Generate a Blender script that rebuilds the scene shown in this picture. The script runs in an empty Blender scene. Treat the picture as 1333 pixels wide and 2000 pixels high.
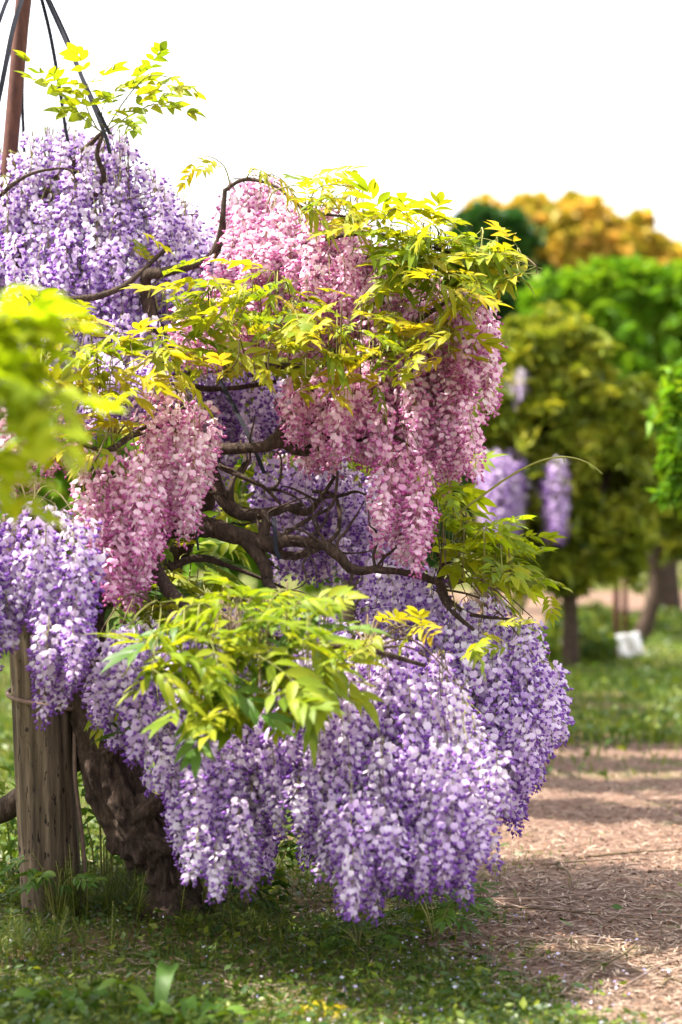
import bpy, math, random
import numpy as np
from mathutils import Vector, Matrix, Euler, noise as mnoise

random.seed(7); RNG = np.random.default_rng(7)
R = math.radians
S = bpy.context.scene
COL = S.collection

# ------------------------------------------------------------------ camera, world, sun, exposure
F = 4722.0; CAMZ = 1.5; HOR = 1000.0; CX = 666.5       # design helpers: focal length in photo pixels, eye height
cam_data = bpy.data.cameras.new('camera'); cam = bpy.data.objects.new('camera', cam_data); COL.objects.link(cam)
cam.location = (0, 0, CAMZ); cam.rotation_euler = (R(90), 0, 0)
cam_data.sensor_fit = 'VERTICAL'; cam_data.sensor_height = 36.0; cam_data.lens = 85.0
cam_data.clip_end = 2000; cam_data.clip_start = 0.05
cam_data.dof.use_dof = True; cam_data.dof.focus_distance = 8.95; cam_data.dof.aperture_fstop = 1.7
cam_data.dof.aperture_blades = 9
S.camera = cam

SUN_EL, SUN_AZ = R(59), R(-84)          # azimuth measured from +Y (behind the trees) towards +X
world = bpy.data.worlds.new('World'); S.world = world; world.use_nodes = True
wn = world.node_tree.nodes; wl = world.node_tree.links
bg = wn['Background']
sky = wn.new('ShaderNodeTexSky'); sky.sky_type = 'NISHITA'; sky.sun_disc = False
sky.sun_elevation = SUN_EL; sky.sun_rotation = SUN_AZ
sky.air_density = 1.0; sky.dust_density = 6.0; sky.ozone_density = 1.0; sky.altitude = 0
veil = wn.new('ShaderNodeMix'); veil.data_type = 'RGBA'; veil.inputs['Factor'].default_value = 0.55
wl.new(sky.outputs['Color'], veil.inputs['A']); veil.inputs['B'].default_value = (8.2, 8.0, 8.1, 1)   # thin even high cloud
wl.new(veil.outputs['Result'], bg.inputs['Color']); bg.inputs['Strength'].default_value = 0.112

sun_data = bpy.data.lights.new('sun', 'SUN'); sun = bpy.data.objects.new('sun', sun_data); COL.objects.link(sun)
sun_data.energy = 5.0; sun_data.angle = R(1.2); sun_data.color = (1.0, 0.93, 0.82)
sdir = Vector((math.sin(SUN_AZ) * math.cos(SUN_EL), math.cos(SUN_AZ) * math.cos(SUN_EL), math.sin(SUN_EL)))
sun.rotation_euler = sdir.to_track_quat('Z', 'Y').to_euler(); sun.location = sdir * 60
S.view_settings.view_transform = 'Standard'; S.view_settings.look = 'None'
S.view_settings.gamma = 1.0; S.view_settings.exposure = 1.74; S.view_settings.use_curve_mapping = False
cy = S.cycles
cy.use_denoising = True; cy.max_bounces = 7; cy.diffuse_bounces = 4; cy.glossy_bounces = 2
cy.transmission_bounces = 4; cy.transparent_max_bounces = 4; cy.sample_clamp_indirect = 6.0

# ------------------------------------------------------------------ helpers
def P(px, py, d):
    return Vector(((px - CX) * d / F, d, CAMZ + (HOR - py) * d / F))
def W(wpx, d): return wpx * d / F
def hground(x, y):
    return 0.018 * math.sin(x * 1.7 + y * 0.6) * math.sin(y * 1.1 - x * 0.4) + 0.012 * math.sin(x * 0.7 - y * 1.9)
def hground_np(x, y):
    return 0.018 * np.sin(x * 1.7 + y * 0.6) * np.sin(y * 1.1 - x * 0.4) + 0.012 * np.sin(x * 0.7 - y * 1.9)
def G(px, py):
    d = CAMZ * F / (py - HOR); x = (px - CX) * d / F
    return Vector((x, d, hground(x, d)))

def tag(o, label=None, cat=None, group=None, kind=None):
    if label: o['label'] = label
    if cat: o['category'] = cat
    if group: o['group'] = group
    if kind: o['kind'] = kind
    return o
def empty(name, loc, label, cat, group=None):
    o = bpy.data.objects.new(name, None); COL.objects.link(o); o.location = loc; o.empty_display_size = .1
    return tag(o, label, cat, group)
def link(name, me, parent=None, loc=None):
    o = bpy.data.objects.new(name, me); COL.objects.link(o)
    if parent is not None:
        o.parent = parent
        if loc is not None: o.location = Vector(loc) - parent.location
        else: o.location = -parent.location
    elif loc is not None: o.location = loc
    return o

class MB:
    def __init__(s): s.v = []; s.f = []; s.m = []; s.r = []
    def face(s, idx, m=0, r=0.5): s.f.append(idx); s.m.append(m); s.r.append(r)
    def tube(s, pts, rad, n=6, m=0, r=0.5, cap=True, rough=0.0, freq=8.0, ridges=0, seed=0.0):
        pts = [Vector(p) for p in pts]; k = len(pts)
        if k < 2: return
        t0 = (pts[1] - pts[0]).normalized()
        ref = Vector((0, 0, 1)) if abs(t0.z) < .9 else Vector((1, 0, 0))
        u = t0.cross(ref).normalized(); base = len(s.v)
        for i in range(k):
            t = (pts[min(i + 1, k - 1)] - pts[max(i - 1, 0)])
            t = t.normalized() if t.length > 1e-9 else t0
            u = (u - t * u.dot(t)); u = u.normalized() if u.length > 1e-6 else t.orthogonal().normalized()
            w = t.cross(u)
            for j in range(n):
                a = 2 * math.pi * j / n
                d = u * math.cos(a) + w * math.sin(a); rr = rad[i]
                if rough:
                    q = pts[i] + d * rad[i]
                    rr *= 1 + rough * (mnoise.noise(q * freq + Vector((seed, 0, 0))) * 1.0 + .5 * mnoise.noise(q * freq * 2.7))
                    if ridges: rr *= 1 + ridges * (abs(mnoise.noise(Vector((math.cos(a) * 3.2 + seed, math.sin(a) * 3.2, i * .09)))) - .25)
                s.v.append(pts[i] + d * rr)
        for i in range(k - 1):
            for j in range(n):
                a = base + i * n + j; b = base + i * n + (j + 1) % n
                s.face((a, b, b + n, a + n), m, r)
        if cap:
            s.face(tuple(base + j for j in reversed(range(n))), m, r)
            s.face(tuple(base + (k - 1) * n + j for j in range(n)), m, r)
    def mesh(s, name, mats, smooth=True):
        me = bpy.data.meshes.new(name); me.from_pydata([tuple(v) for v in s.v], [], s.f)
        for mt in mats: me.materials.append(mt)
        me.polygons.foreach_set('material_index', s.m)
        me.polygons.foreach_set('use_smooth', [smooth] * len(s.f))
        at = me.attributes.new('rnd', 'FLOAT', 'FACE'); at.data.foreach_set('value', s.r)
        me.update(); return me

def mesh_np(name, V, Fc, mats, midx=None, rnd=None, smooth=False):
    me = bpy.data.meshes.new(name); n = len(Fc); k = Fc.shape[1]
    me.vertices.add(len(V)); me.vertices.foreach_set('co', np.ascontiguousarray(V, dtype=np.float32).ravel())
    me.loops.add(n * k); me.loops.foreach_set('vertex_index', np.ascontiguousarray(Fc, dtype=np.int32).ravel())
    me.polygons.add(n); me.polygons.foreach_set('loop_start', np.arange(0, n * k, k, dtype=np.int32))
    for mt in mats: me.materials.append(mt)
    if midx is not None: me.polygons.foreach_set('material_index', midx.astype(np.int32))
    me.polygons.foreach_set('use_smooth', np.full(n, smooth))
    me.update(calc_edges=True)
    if rnd is not None:
        at = me.attributes.new('rnd', 'FLOAT', 'FACE'); at.data.foreach_set('value', rnd.astype(np.float32))
    return me

def crom(pts, sub=6):
    pts = [list(p) for p in pts]; q = [pts[0]] + pts + [pts[-1]]; out = []
    for i in range(1, len(q) - 2):
        a, b, c, d = (np.array(x, float) for x in q[i - 1:i + 3])
        for k in range(sub):
            t = k / sub
            out.append(.5 * (2 * b + (c - a) * t + (2 * a - 5 * b + 4 * c - d) * t * t + (3 * b - a - 3 * c + d) * t ** 3))
    out.append(np.array(pts[-1], float)); return out

def inpoly(x, y, poly):
    c = False; n = len(poly); j = n - 1
    for i in range(n):
        xi, yi = poly[i]; xj, yj = poly[j]
        if (yi > y) != (yj > y) and x < (xj - xi) * (y - yi) / (yj - yi) + xi: c = not c
        j = i
    return c

# ------------------------------------------------------------------ materials
def newmat(name):
    m = bpy.data.materials.new(name); m.use_nodes = True; nt = m.node_tree; nt.nodes.clear()
    out = nt.nodes.new('ShaderNodeOutputMaterial'); return m, nt, out
def ramp(nt, cols, fac):
    r = nt.nodes.new('ShaderNodeValToRGB'); e = r.color_ramp.elements
    for i, (p, c) in enumerate(cols):
        el = e[i] if i < 2 else e.new(p)
        el.position = p; el.color = (*c, 1)
    nt.links.new(fac, r.inputs['Fac']); return r.outputs['Color']
def mixfac(nt, terms):
    """weighted sum of scalar sockets"""
    acc = None
    for sock, w in terms:
        mm = nt.nodes.new('ShaderNodeMath'); mm.operation = 'MULTIPLY_ADD'; mm.inputs[1].default_value = w
        nt.links.new(sock, mm.inputs[0])
        if acc is None: mm.inputs[2].default_value = 0
        else: nt.links.new(acc, mm.inputs[2])
        acc = mm.outputs[0]
    return acc
def thin_mat(name, cols, trans=0.35, rough=0.5, spec=0.3, wobj=.5, wface=.5, tint=(1, 1, 1)):
    m, nt, out = newmat(name)
    at = nt.nodes.new('ShaderNodeAttribute'); at.attribute_name = 'rnd'
    oi = nt.nodes.new('ShaderNodeObjectInfo')
    col = ramp(nt, cols, mixfac(nt, [(at.outputs['Fac'], wface), (oi.outputs['Random'], wobj)]))
    b = nt.nodes.new('ShaderNodeBsdfPrincipled'); b.inputs['Roughness'].default_value = rough
    b.inputs['Specular IOR Level'].default_value = spec; nt.links.new(col, b.inputs['Base Color'])
    tr = nt.nodes.new('ShaderNodeBsdfTranslucent')
    mu = nt.nodes.new('ShaderNodeMix'); mu.data_type = 'RGBA'; mu.blend_type = 'MULTIPLY'; mu.inputs['Factor'].default_value = 1
    nt.links.new(col, mu.inputs['A']); mu.inputs['B'].default_value = (*tint, 1)
    nt.links.new(mu.outputs['Result'], tr.inputs['Color'])
    mx = nt.nodes.new('ShaderNodeMixShader'); mx.inputs[0].default_value = trans
    nt.links.new(b.outputs[0], mx.inputs[1]); nt.links.new(tr.outputs[0], mx.inputs[2])
    nt.links.new(mx.outputs[0], out.inputs['Surface']); return m
def solid_mat(name, cols, scale=(8, 8, 8), rough=0.8, bump=0.3, detail=8, spots=None, bscale=None, metal=0.0, bdist=0.01):
    m, nt, out = newmat(name)
    tc = nt.nodes.new('ShaderNodeTexCoord'); mp = nt.nodes.new('ShaderNodeMapping'); mp.inputs['Scale'].default_value = scale
    nt.links.new(tc.outputs['Object'], mp.inputs['Vector'])
    n = nt.nodes.new('ShaderNodeTexNoise'); n.inputs['Scale'].default_value = 1; n.inputs['Detail'].default_value = detail
    n.inputs['Roughness'].default_value = .65; nt.links.new(mp.outputs[0], n.inputs['Vector'])
    col = ramp(nt, cols, n.outputs['Fac']); hsock = n.outputs['Fac']
    if spots:
        sc, thr, sc_col = spots
        mp2 = nt.nodes.new('ShaderNodeMapping'); mp2.inputs['Scale'].default_value = sc
        nt.links.new(tc.outputs['Object'], mp2.inputs['Vector'])
        v = nt.nodes.new('ShaderNodeTexNoise'); v.inputs['Scale'].default_value = 1; v.inputs['Detail'].default_value = 3
        nt.links.new(mp2.outputs[0], v.inputs['Vector'])
        rr = nt.nodes.new('ShaderNodeMapRange'); rr.inputs['From Min'].default_value = thr; rr.inputs['From Max'].default_value = thr + .06
        nt.links.new(v.outputs['Fac'], rr.inputs['Value'])
        mx = nt.nodes.new('ShaderNodeMix'); mx.data_type = 'RGBA'; nt.links.new(rr.outputs[0], mx.inputs['Factor'])
        nt.links.new(col, mx.inputs['A']); mx.inputs['B'].default_value = (*sc_col, 1); col = mx.outputs['Result']
        sb = nt.nodes.new('ShaderNodeMath'); sb.operation = 'SUBTRACT'; nt.links.new(n.outputs['Fac'], sb.inputs[0]); nt.links.new(rr.outputs[0], sb.inputs[1]); hsock = sb.outputs[0]
    b = nt.nodes.new('ShaderNodeBsdfPrincipled'); b.inputs['Roughness'].default_value = rough; b.inputs['Metallic'].default_value = metal
    b.inputs['Specular IOR Level'].default_value = .3
    nt.links.new(col, b.inputs['Base Color'])
    bp = nt.nodes.new('ShaderNodeBump'); bp.inputs['Strength'].default_value = bump; bp.inputs['Distance'].default_value = bdist
    nt.links.new(hsock, bp.inputs['Height']); nt.links.new(bp.outputs[0], b.inputs['Normal'])
    nt.links.new(b.outputs[0], out.inputs['Surface']); return m

M = {}
M['lilac_banner'] = thin_mat('lilac_banner', [(0, (.58, .38, .78)), (.3, (.74, .57, .86)), (.6, (.86, .75, .92)), (1, (.95, .91, .95))], .45, .55, .25)
M['lilac_keel'] = thin_mat('lilac_keel', [(0, (.19, .055, .42)), (.6, (.33, .14, .55)), (1, (.54, .36, .71))], .34, .55, .25)
M['pink_banner'] = thin_mat('pink_banner', [(0, (.84, .42, .67)), (.3, (.90, .57, .76)), (.6, (.94, .71, .84)), (1, (.96, .88, .91))], .45, .55, .25)
M['pink_keel'] = thin_mat('pink_keel', [(0, (.55, .10, .38)), (.6, (.70, .24, .52)), (1, (.82, .48, .68))], .34, .55, .25)
M['stalk'] = thin_mat('stalk', [(0, (.16, .17, .04)), (1, (.30, .30, .07))], .1, .6, .3)
M['stalk_red'] = thin_mat('stalk_red', [(0, (.26, .14, .05)), (1, (.34, .26, .06))], .1, .6, .3)
M['leaf_gold'] = thin_mat('leaf_gold', [(0, (.17, .22, .012)), (.35, (.31, .32, .014)), (.7, (.44, .37, .02)), (1, (.46, .33, .06))], .5, .5, .28, .55, .45, (1.2, 1.1, .5))
M['leaf_lime'] = thin_mat('leaf_lime', [(0, (.10, .18, .010)), (.4, (.22, .30, .012)), (1, (.40, .38, .018))], .5, .5, .28, .5, .5, (1.2, 1.1, .5))
M['leaf_green'] = thin_mat('leaf_green', [(0, (.04, .10, .014)), (.5, (.08, .17, .02)), (1, (.17, .25, .03))], .38, .5, .3, .5, .5, (1.2, 1.1, .5))
M['leaf_fresh'] = thin_mat('leaf_fresh', [(0, (.17, .27, .010)), (.4, (.28, .38, .012)), (1, (.44, .47, .02))], .66, .5, .2, .5, .5, (1.2, 1.15, .5))
M['bark'] = solid_mat('bark', [(.25, (.022, .015, .011)), (.5, (.075, .048, .034)), (.68, (.15, .10, .075)), (.8, (.30, .26, .22))], (55, 55, 17), .92, 1.0, 12, bdist=.05)
M['twig'] = solid_mat('twig', [(.3, (.05, .035, .02)), (.7, (.17, .12, .06))], (40, 40, 40), .8, .4)
M['post_wood'] = solid_mat('post_wood', [(.28, (.025, .017, .011)), (.5, (.105, .076, .048)), (.72, (.22, .165, .11))], (45, 45, 2.2), .85, .8, 8,
                           spots=((70, 70, 18), .62, (.012, .009, .007)), bdist=.006)
M['rust'] = solid_mat('rust', [(.25, (.04, .016, .013)), (.55, (.10, .038, .028)), (.8, (.17, .075, .05))], (40, 40, 12), .75, .35, 9, bdist=.003)
M['strap'] = solid_mat('strap', [(.3, (.006, .007, .012)), (.7, (.016, .017, .028))], (30, 30, 30), .8, .1)
M['hose'] = solid_mat('hose', [(.3, (.14, .09, .07)), (.7, (.25, .17, .13))], (30, 30, 30), .7, .3)
M['sheet_white'] = solid_mat('sheet_white', [(.3, (.42, .43, .45)), (.7, (.62, .62, .64))], (9, 9, 9), .6, .3)
M['straw'] = thin_mat('straw', [(0, (.09, .055, .036)), (.5, (.24, .165, .115)), (1, (.50, .39, .30))], .1, .7, .25, 0, 1)
M['dead_leaf'] = thin_mat('dead_leaf', [(0, (.07, .032, .02)), (.6, (.18, .095, .055)), (1, (.32, .20, .13))], .12, .7, .25, 0, 1)
M['grass'] = thin_mat('grass', [(0, (.025, .062, .006)), (.5, (.062, .12, .009)), (1, (.17, .20, .016))], .36, .5, .3, 0, 1, (1.2, 1.1, .5))
M['ground_leaf'] = thin_mat('ground_leaf', [(0, (.020, .055, .008)), (.5, (.055, .11, .010)), (1, (.17, .21, .016))], .34, .45, .35, 0, 1, (1.2, 1.1, .5))
M['fallen_petal'] = thin_mat('fallen_petal', [(0, (.40, .33, .66)), (1, (.78, .75, .88))], .3, .6, .2, 0, 1)
M['crown_dark'] = thin_mat('crown_dark', [(0, (.010, .045, .008)), (.6, (.03, .10, .014)), (1, (.07, .16, .02))], .25, .5, .3, 0, 1)
M['crown_bright'] = thin_mat('crown_bright', [(0, (.06, .17, .008)), (.5, (.14, .30, .012)), (1, (.28, .40, .02))], .4, .45, .35, 0, 1, (1.2, 1.1, .5))
M['crown_olive'] = thin_mat('crown_olive', [(0, (.06, .10, .010)), (.5, (.21, .26, .018)), (1, (.50, .48, .06))], .36, .45, .4, 0, 1, (1.2, 1.1, .5))
M['crown_amber'] = thin_mat('crown_amber', [(0, (.16, .20, .02)), (.4, (.42, .34, .03)), (1, (.74, .46, .11))], .42, .5, .3, 0, 1, (1.1, 1, .7))

# ground material: soil with grassy and strawy patches
def ground_mat(name, path):
    m, nt, out = newmat(name)
    tc = nt.nodes.new('ShaderNodeTexCoord')
    def nz(sc, det=8, ro=.65):
        n = nt.nodes.new('ShaderNodeTexNoise'); n.inputs['Scale'].default_value = sc; n.inputs['Detail'].default_value = det; n.inputs['Roughness'].default_value = ro
        nt.links.new(tc.outputs['Object'], n.inputs['Vector']); return n.outputs['Fac']
    f = nz(30, 10, .75)
    if path: soil = ramp(nt, [(.28, (.07, .038, .028)), (.5, (.17, .105, .078)), (.72, (.32, .22, .17))], f)
    else: soil = ramp(nt, [(.28, (.05, .03, .016)), (.5, (.13, .085, .045)), (.75, (.26, .18, .10))], f)
    g = ramp(nt, [(.3, (.03, .06, .008)), (.7, (.12, .17, .02))], nz(55, 8, .7))
    big = nz(1.4 if path else .9, 6, .6)
    mr = nt.nodes.new('ShaderNodeMapRange'); nt.links.new(big, mr.inputs['Value'])
    mr.inputs['From Min'].default_value = .55 if path else .42; mr.inputs['From Max'].default_value = .70 if path else .56
    mx = nt.nodes.new('ShaderNodeMix'); mx.data_type = 'RGBA'; nt.links.new(mr.outputs[0], mx.inputs['Factor'])
    nt.links.new(soil, mx.inputs['A']); nt.links.new(g, mx.inputs['B'])
    b = nt.nodes.new('ShaderNodeBsdfPrincipled'); b.inputs['Roughness'].default_value = .95; b.inputs['Specular IOR Level'].default_value = .15
    nt.links.new(mx.outputs['Result'], b.inputs['Base Color'])
    bp = nt.nodes.new('ShaderNodeBump'); bp.inputs['Strength'].default_value = .8; bp.inputs['Distance'].default_value = .02
    nt.links.new(f, bp.inputs['Height']); nt.links.new(bp.outputs[0], b.inputs['Normal'])
    nt.links.new(b.outputs[0], out.inputs['Surface']); return m
M['ground'] = ground_mat('ground_soil', False); M['path'] = ground_mat('path_straw', True)

# ------------------------------------------------------------------ ground and path
def axis(lo, hi, fine_lo, fine_hi, step):
    a = list(np.arange(fine_lo, fine_hi + 1e-6, step)); s = step
    while a[-1] < hi: s *= 1.35; a.append(a[-1] + s)
    s = step
    while a[0] > lo: s *= 1.35; a.insert(0, a[0] - s)
    return np.array(a)
gx = axis(-900, 900, -6, 8, .16); gy = axis(-300, 1500, 4, 24, .16)
XX, YY = np.meshgrid(gx, gy); ZZ = hground_np(XX, YY) * np.clip((60 - np.hypot(XX, YY)) / 40, 0, 1)
V = np.stack([XX, YY, ZZ], -1).reshape(-1, 3); nx, ny = len(gx), len(gy)
ii = (np.arange(ny - 1)[:, None] * nx + np.arange(nx - 1)[None]).ravel()
ground = link('ground', mesh_np('ground', V, np.stack([ii, ii + 1, ii + nx + 1, ii + nx], 1), [M['ground']], smooth=True))
tag(ground, 'soil ground with patchy grass and weeds under the wisteria', 'ground', kind='structure')

PB_D = np.array([6.0, 7.08, 7.87, 8.33, 9.3, 10.1, 11.8, 13.2, 14.2, 15.2, 15.8, 16.5])
PB_X = np.array([.66, .64, .62, .46, .34, .28, .25, .40, .62, 1.05, 2.2, 6.0])
def path_edge(d): return np.interp(d, PB_D, PB_X)
def wob(x, y): return .10 * np.sin(x * 5.1 + y * 3.7) + .08 * np.sin(y * 9.3 - x * 4.1) + .05 * np.sin(x * 17 + y * 13)
def pathness(x, y):
    """signed metres inside the path"""
    return np.minimum(x - path_edge(y), 16.2 - y + .2 * (x - 2) + 4.5 * wob(x * .55, y * .35)) + wob(x, y)
px_ = np.arange(-1, 7, .05); py_ = np.arange(5, 19, .05)
XX, YY = np.meshgrid(px_, py_); inside = pathness(XX, YY) > 0
cell = inside[:-1, :-1] & inside[1:, :-1] & inside[:-1, 1:] & inside[1:, 1:]
V = np.stack([XX, YY, hground_np(XX, YY) + .007], -1).reshape(-1, 3)
nx = len(px_); jj, kk = np.nonzero(cell); ii = jj * nx + kk
Fc = np.stack([ii, ii + 1, ii + nx + 1, ii + nx], 1); used, inv = np.unique(Fc, return_inverse=True)
path = link('path', mesh_np('path', V[used], inv.reshape(-1, 4), [M['path']], smooth=True))
tag(path, 'straw-littered pinkish brown path beside the wisteria', 'path', kind='structure')
def far_patch(x0, x1, y0, y1):
    xs = np.linspace(x0, x1, 40); ys = np.linspace(y0, y1, 30); X, Y = np.meshgrid(xs, ys)
    ins = (np.minimum(np.minimum(X - x0, x1 - X), np.minimum(Y - y0, y1 - Y)) + .8 * wob(X * .2, Y * .2) * 4 - .6) > 0
    c = ins[:-1, :-1] & ins[1:, :-1] & ins[:-1, 1:] & ins[1:, 1:]
    V = np.stack([X, Y, X * 0 + .03], -1).reshape(-1, 3); jj, kk = np.nonzero(c); ii = jj * 40 + kk
    Fc = np.stack([ii, ii + 1, ii + 41, ii + 40], 1); u, inv = np.unique(Fc, return_inverse=True)
    return mesh_np('far_path', V[u], inv.reshape(-1, 4), [M['path']], smooth=True)
tag(link('path', far_patch(1.0, 14, 31, 46)), 'bare pale brown path far behind the trees', 'path', kind='structure')

# ------------------------------------------------------------------ racemes (hanging flower clusters)
def raceme_mesh(name, L, nf, mats, seed, rad=.058, fs=.0185):
    rg = random.Random(seed); mb = MB(); ph = rg.random() * 6
    def rach(t):
        return Vector((.012 * math.sin(t * 4 + ph) * t, .012 * math.cos(t * 3.3 + ph) * t, -L * t))
    n = 9
    mb.tube([rach(i / (n - 1)) for i in range(n)], [.0016 * (1.1 - .6 * i / (n - 1)) for i in range(n)], 3, 2, .5, cap=False)
    ga = 2.39996
    for i in range(nf):
        t = .02 + .98 * (i + rg.random() * .6) / nf
        p = rach(min(t, 1)); a = i * ga + rg.gauss(0, .35)
        o = Vector((math.cos(a), math.sin(a), 0)); tq = Vector((-o.y, o.x, 0))
        openness = max(0, min(1, (1.03 - t) / .30))
        rr = rad * (.20 + .80 * min(1, (1.06 - t) / .78)) * rg.uniform(.55, 1.1) * (1 if t > .16 else .75)
        base = p + o * rr + Vector((0, 0, -rr * rg.uniform(.05, .5)))
        cr = rg.random()
        # pedicel
        b0 = len(mb.v); w_ = .0009
        mb.v += [p + tq * w_, p - tq * w_, base - tq * w_, base + tq * w_]; mb.face((b0, b0 + 1, b0 + 2, b0 + 3), 2, cr)
        s = fs * rg.uniform(.82, 1.18)
        yaw = rg.gauss(0, .55); o2 = o * math.cos(yaw) + tq * math.sin(yaw); u = Vector((-o2.y, o2.x, 0))
        pit = rg.gauss(.12, .30); w = o2 * math.cos(pit) + Vector((0, 0, math.sin(pit))); v = u.cross(w) * -1
        if v.z < 0: v = -v
        def Q(a_, b_, c_): return base + (u * a_ + v * b_ + w * c_) * s
        if openness > .30:
            op = .55 + .45 * openness; b0 = len(mb.v); cu = rg.uniform(-.15, .25)
            mb.v += [Q(0, .15, .10), Q(0, -.40, .0), Q(.52 * op, -.12, -.06 - cu), Q(.72 * op, .36, -.26 - cu), Q(.38 * op, .86 * op, -.44), Q(0, .72 * op, -.26),
                     Q(-.38 * op, .86 * op, -.44), Q(-.72 * op, .36, -.26 + cu), Q(-.52 * op, -.12, -.06 + cu)]
            for k in range(8): mb.face((b0, b0 + 1 + k, b0 + 1 + (k + 1) % 8), 0, cr)
            b0 = len(mb.v); k_ = 1.0
            mb.v += [Q(0, -.25, 0), Q(0, -.12, .45), Q(0, -.55, 1.05 * k_), Q(-.36, -.5, .45), Q(.36, -.5, .45), Q(0, -.85, .35)]
            for tri in ((0, 3, 1), (1, 3, 2), (0, 1, 4), (1, 2, 4), (0, 5, 3), (3, 5, 2), (0, 4, 5), (4, 2, 5)):
                mb.face(tuple(b0 + q for q in tri), 1, cr)
        else:
            q = .45 + .5 * openness / .3; b0 = len(mb.v)
            mb.v += [Q(0, .1, 0), Q(.34 * q, -.35 * q, .2), Q(0, -.35 * q, .5 * q), Q(-.34 * q, -.35 * q, .2), Q(0, -.35 * q, -.15), Q(0, -1.25 * q, .35 * q)]
            for k in range(4):
                k2 = 1 + (k + 1) % 4
                mb.face((b0, b0 + 1 + k, b0 + k2), 1, cr * .7); mb.face((b0 + 5, b0 + k2, b0 + 1 + k), 1, cr * .7)
    return mb.mesh(name, mats)

RAC = {}
for col in ('lilac', 'pink'):
    mats = [M[col + '_banner'], M[col + '_keel'], M['stalk'] if col == 'lilac' else M['stalk_red']]
    for cls, (L, nf, rad) in enumerate(((.22, 54, .054), (.32, 72, .058), (.43, 92, .060), (.55, 112, .062))):
        RAC[(col, cls)] = ([raceme_mesh('%s_raceme' % col, L * k, nf, mats, 100 * cls + q + (50 if col == 'pink' else 0), rad)
                            for q, k in enumerate((.92, 1.0, 1.08, 1.0, .96))], L)

def lean_quat(rg, amt): return Euler((rg.gauss(0, amt), rg.gauss(0, amt), rg.random() * 6.28))

STUFF = {}
def cluster(tree, col, poly, n, d0, d1, lpx, back=0.35, hub=None, seed=0, twigs=True):
    """hang n racemes so that they fill the outline; lower ones hang nearer (a sloping mound)"""
    rg = random.Random(seed); ys = [p[1] for p in poly]; xs = [p[0] for p in poly]
    y0, y1, x0, x1 = min(ys), max(ys), min(xs), max(xs); got = []; anchors = []
    for k in range(n):
        best = None
        for c in range(60):
            x = rg.uniform(x0, x1); y = rg.uniform(y0 - 10, y1)
            if not inpoly(x, y + 12, poly): continue
            Lp = rg.uniform(*lpx); room = Lp
            slack = rg.choice((.95, .92, .84, .76, .66))
            while room > lpx[0] * .55 and not inpoly(x, y + room * slack, poly): room -= 12
            if room <= lpx[0] * .55: continue
            dist = min(((x - a) / 26) ** 2 + ((y - b) / 60) ** 2 for a, b, _ in got) if got else 9e9
            dist *= .6 + .4 * rg.random()
            dist *= .7 + .3 * room / lpx[1]
            if best is None or dist > best[0]: best = (dist, x, y, room)
        if best is None: continue
        _, x, y, room = best; got.append((x, y, room))
        t = (y - y0) / max(1, y1 - y0); d = d0 + (d1 - d0) * t + rg.gauss(0, .10)
        Lm = W(room, d); cls = min(range(4), key=lambda c: abs(RAC[(col, c)][1] - Lm)); ms, Lc = RAC[(col, cls)]
        sc = max(.7, min(1.3, Lm / Lc)); w = P(x, y, d); anchors.append(w)
        o = link('raceme', ms[rg.randrange(len(ms))], tree, w)
        o.rotation_euler = lean_quat(rg, .07); o.scale = (rg.uniform(.9, 1.1) * (.5 + .5 * sc),) * 2 + (sc,)
    # second layer of flowers in the depth of the mound, one part
    nb = int(n * back); vs, fs_, ms_, rs, off = [], [], [], [], 0
    lst = STUFF.setdefault(tree.name + '|' + col, [])
    for k in range(nb):
        x, y, room = got[rg.randrange(len(got))]
        t = (y - y0) / max(1, y1 - y0); d = d0 + (d1 - d0) * t + rg.uniform(.25, .95)
        x += rg.gauss(0, 14); y += rg.uniform(0, 20)
        Lm = W(room * .9, d); cls = min(range(4), key=lambda c: abs(RAC[(col, c)][1] - Lm)); ms, Lc = RAC[(col, cls)]
        lst.append((ms[rg.randrange(len(ms))], Matrix.Translation(P(x, y, d) - tree.location) @ lean_quat(rg, .08).to_matrix().to_4x4() @ Matrix.Scale(min(1.1, Lm / Lc), 4)))
    if twigs and anchors:
        anchors.sort(key=lambda v: v.x); g = 7
        for i in range(0, len(anchors), g):
            ch = anchors[i:i + g]
            if len(ch) < 2: continue
            ch.sort(key=lambda v: -v.z)
            h = Vector(hub) if hub is not None else ch[0] + Vector((0, .5, -.1))
            top = ch[0]; mid = (h + top) / 2 + Vector((0, .05, .08))
            for q in ch:
                if q is not top and rg.random() < .45: continue
                pp = [top + (q - top) * s_ + Vector((rg.gauss(0, .02), rg.gauss(0, .012) + .10 * math.sin(3.14 * s_), .05 * math.sin(3.14 * s_))) for s_ in (0, .35, .7, 1)]
                if q is top: pp = [h, mid, top]
                mb = MB(); pts = crom([tuple(v) for v in pp], 5); m_ = len(pts)
                mb.tube([Vector(p) for p in pts], [.005 * (1 - .72 * k2 / m_) if q is top else .0024 * (1 - .6 * k2 / m_) for k2 in range(m_)], 4, 0, .5)
                link('twig', mb.mesh('twig', [M['twig'] if q is top or rg.random() < .5 else M['stalk']]), tree)
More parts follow.
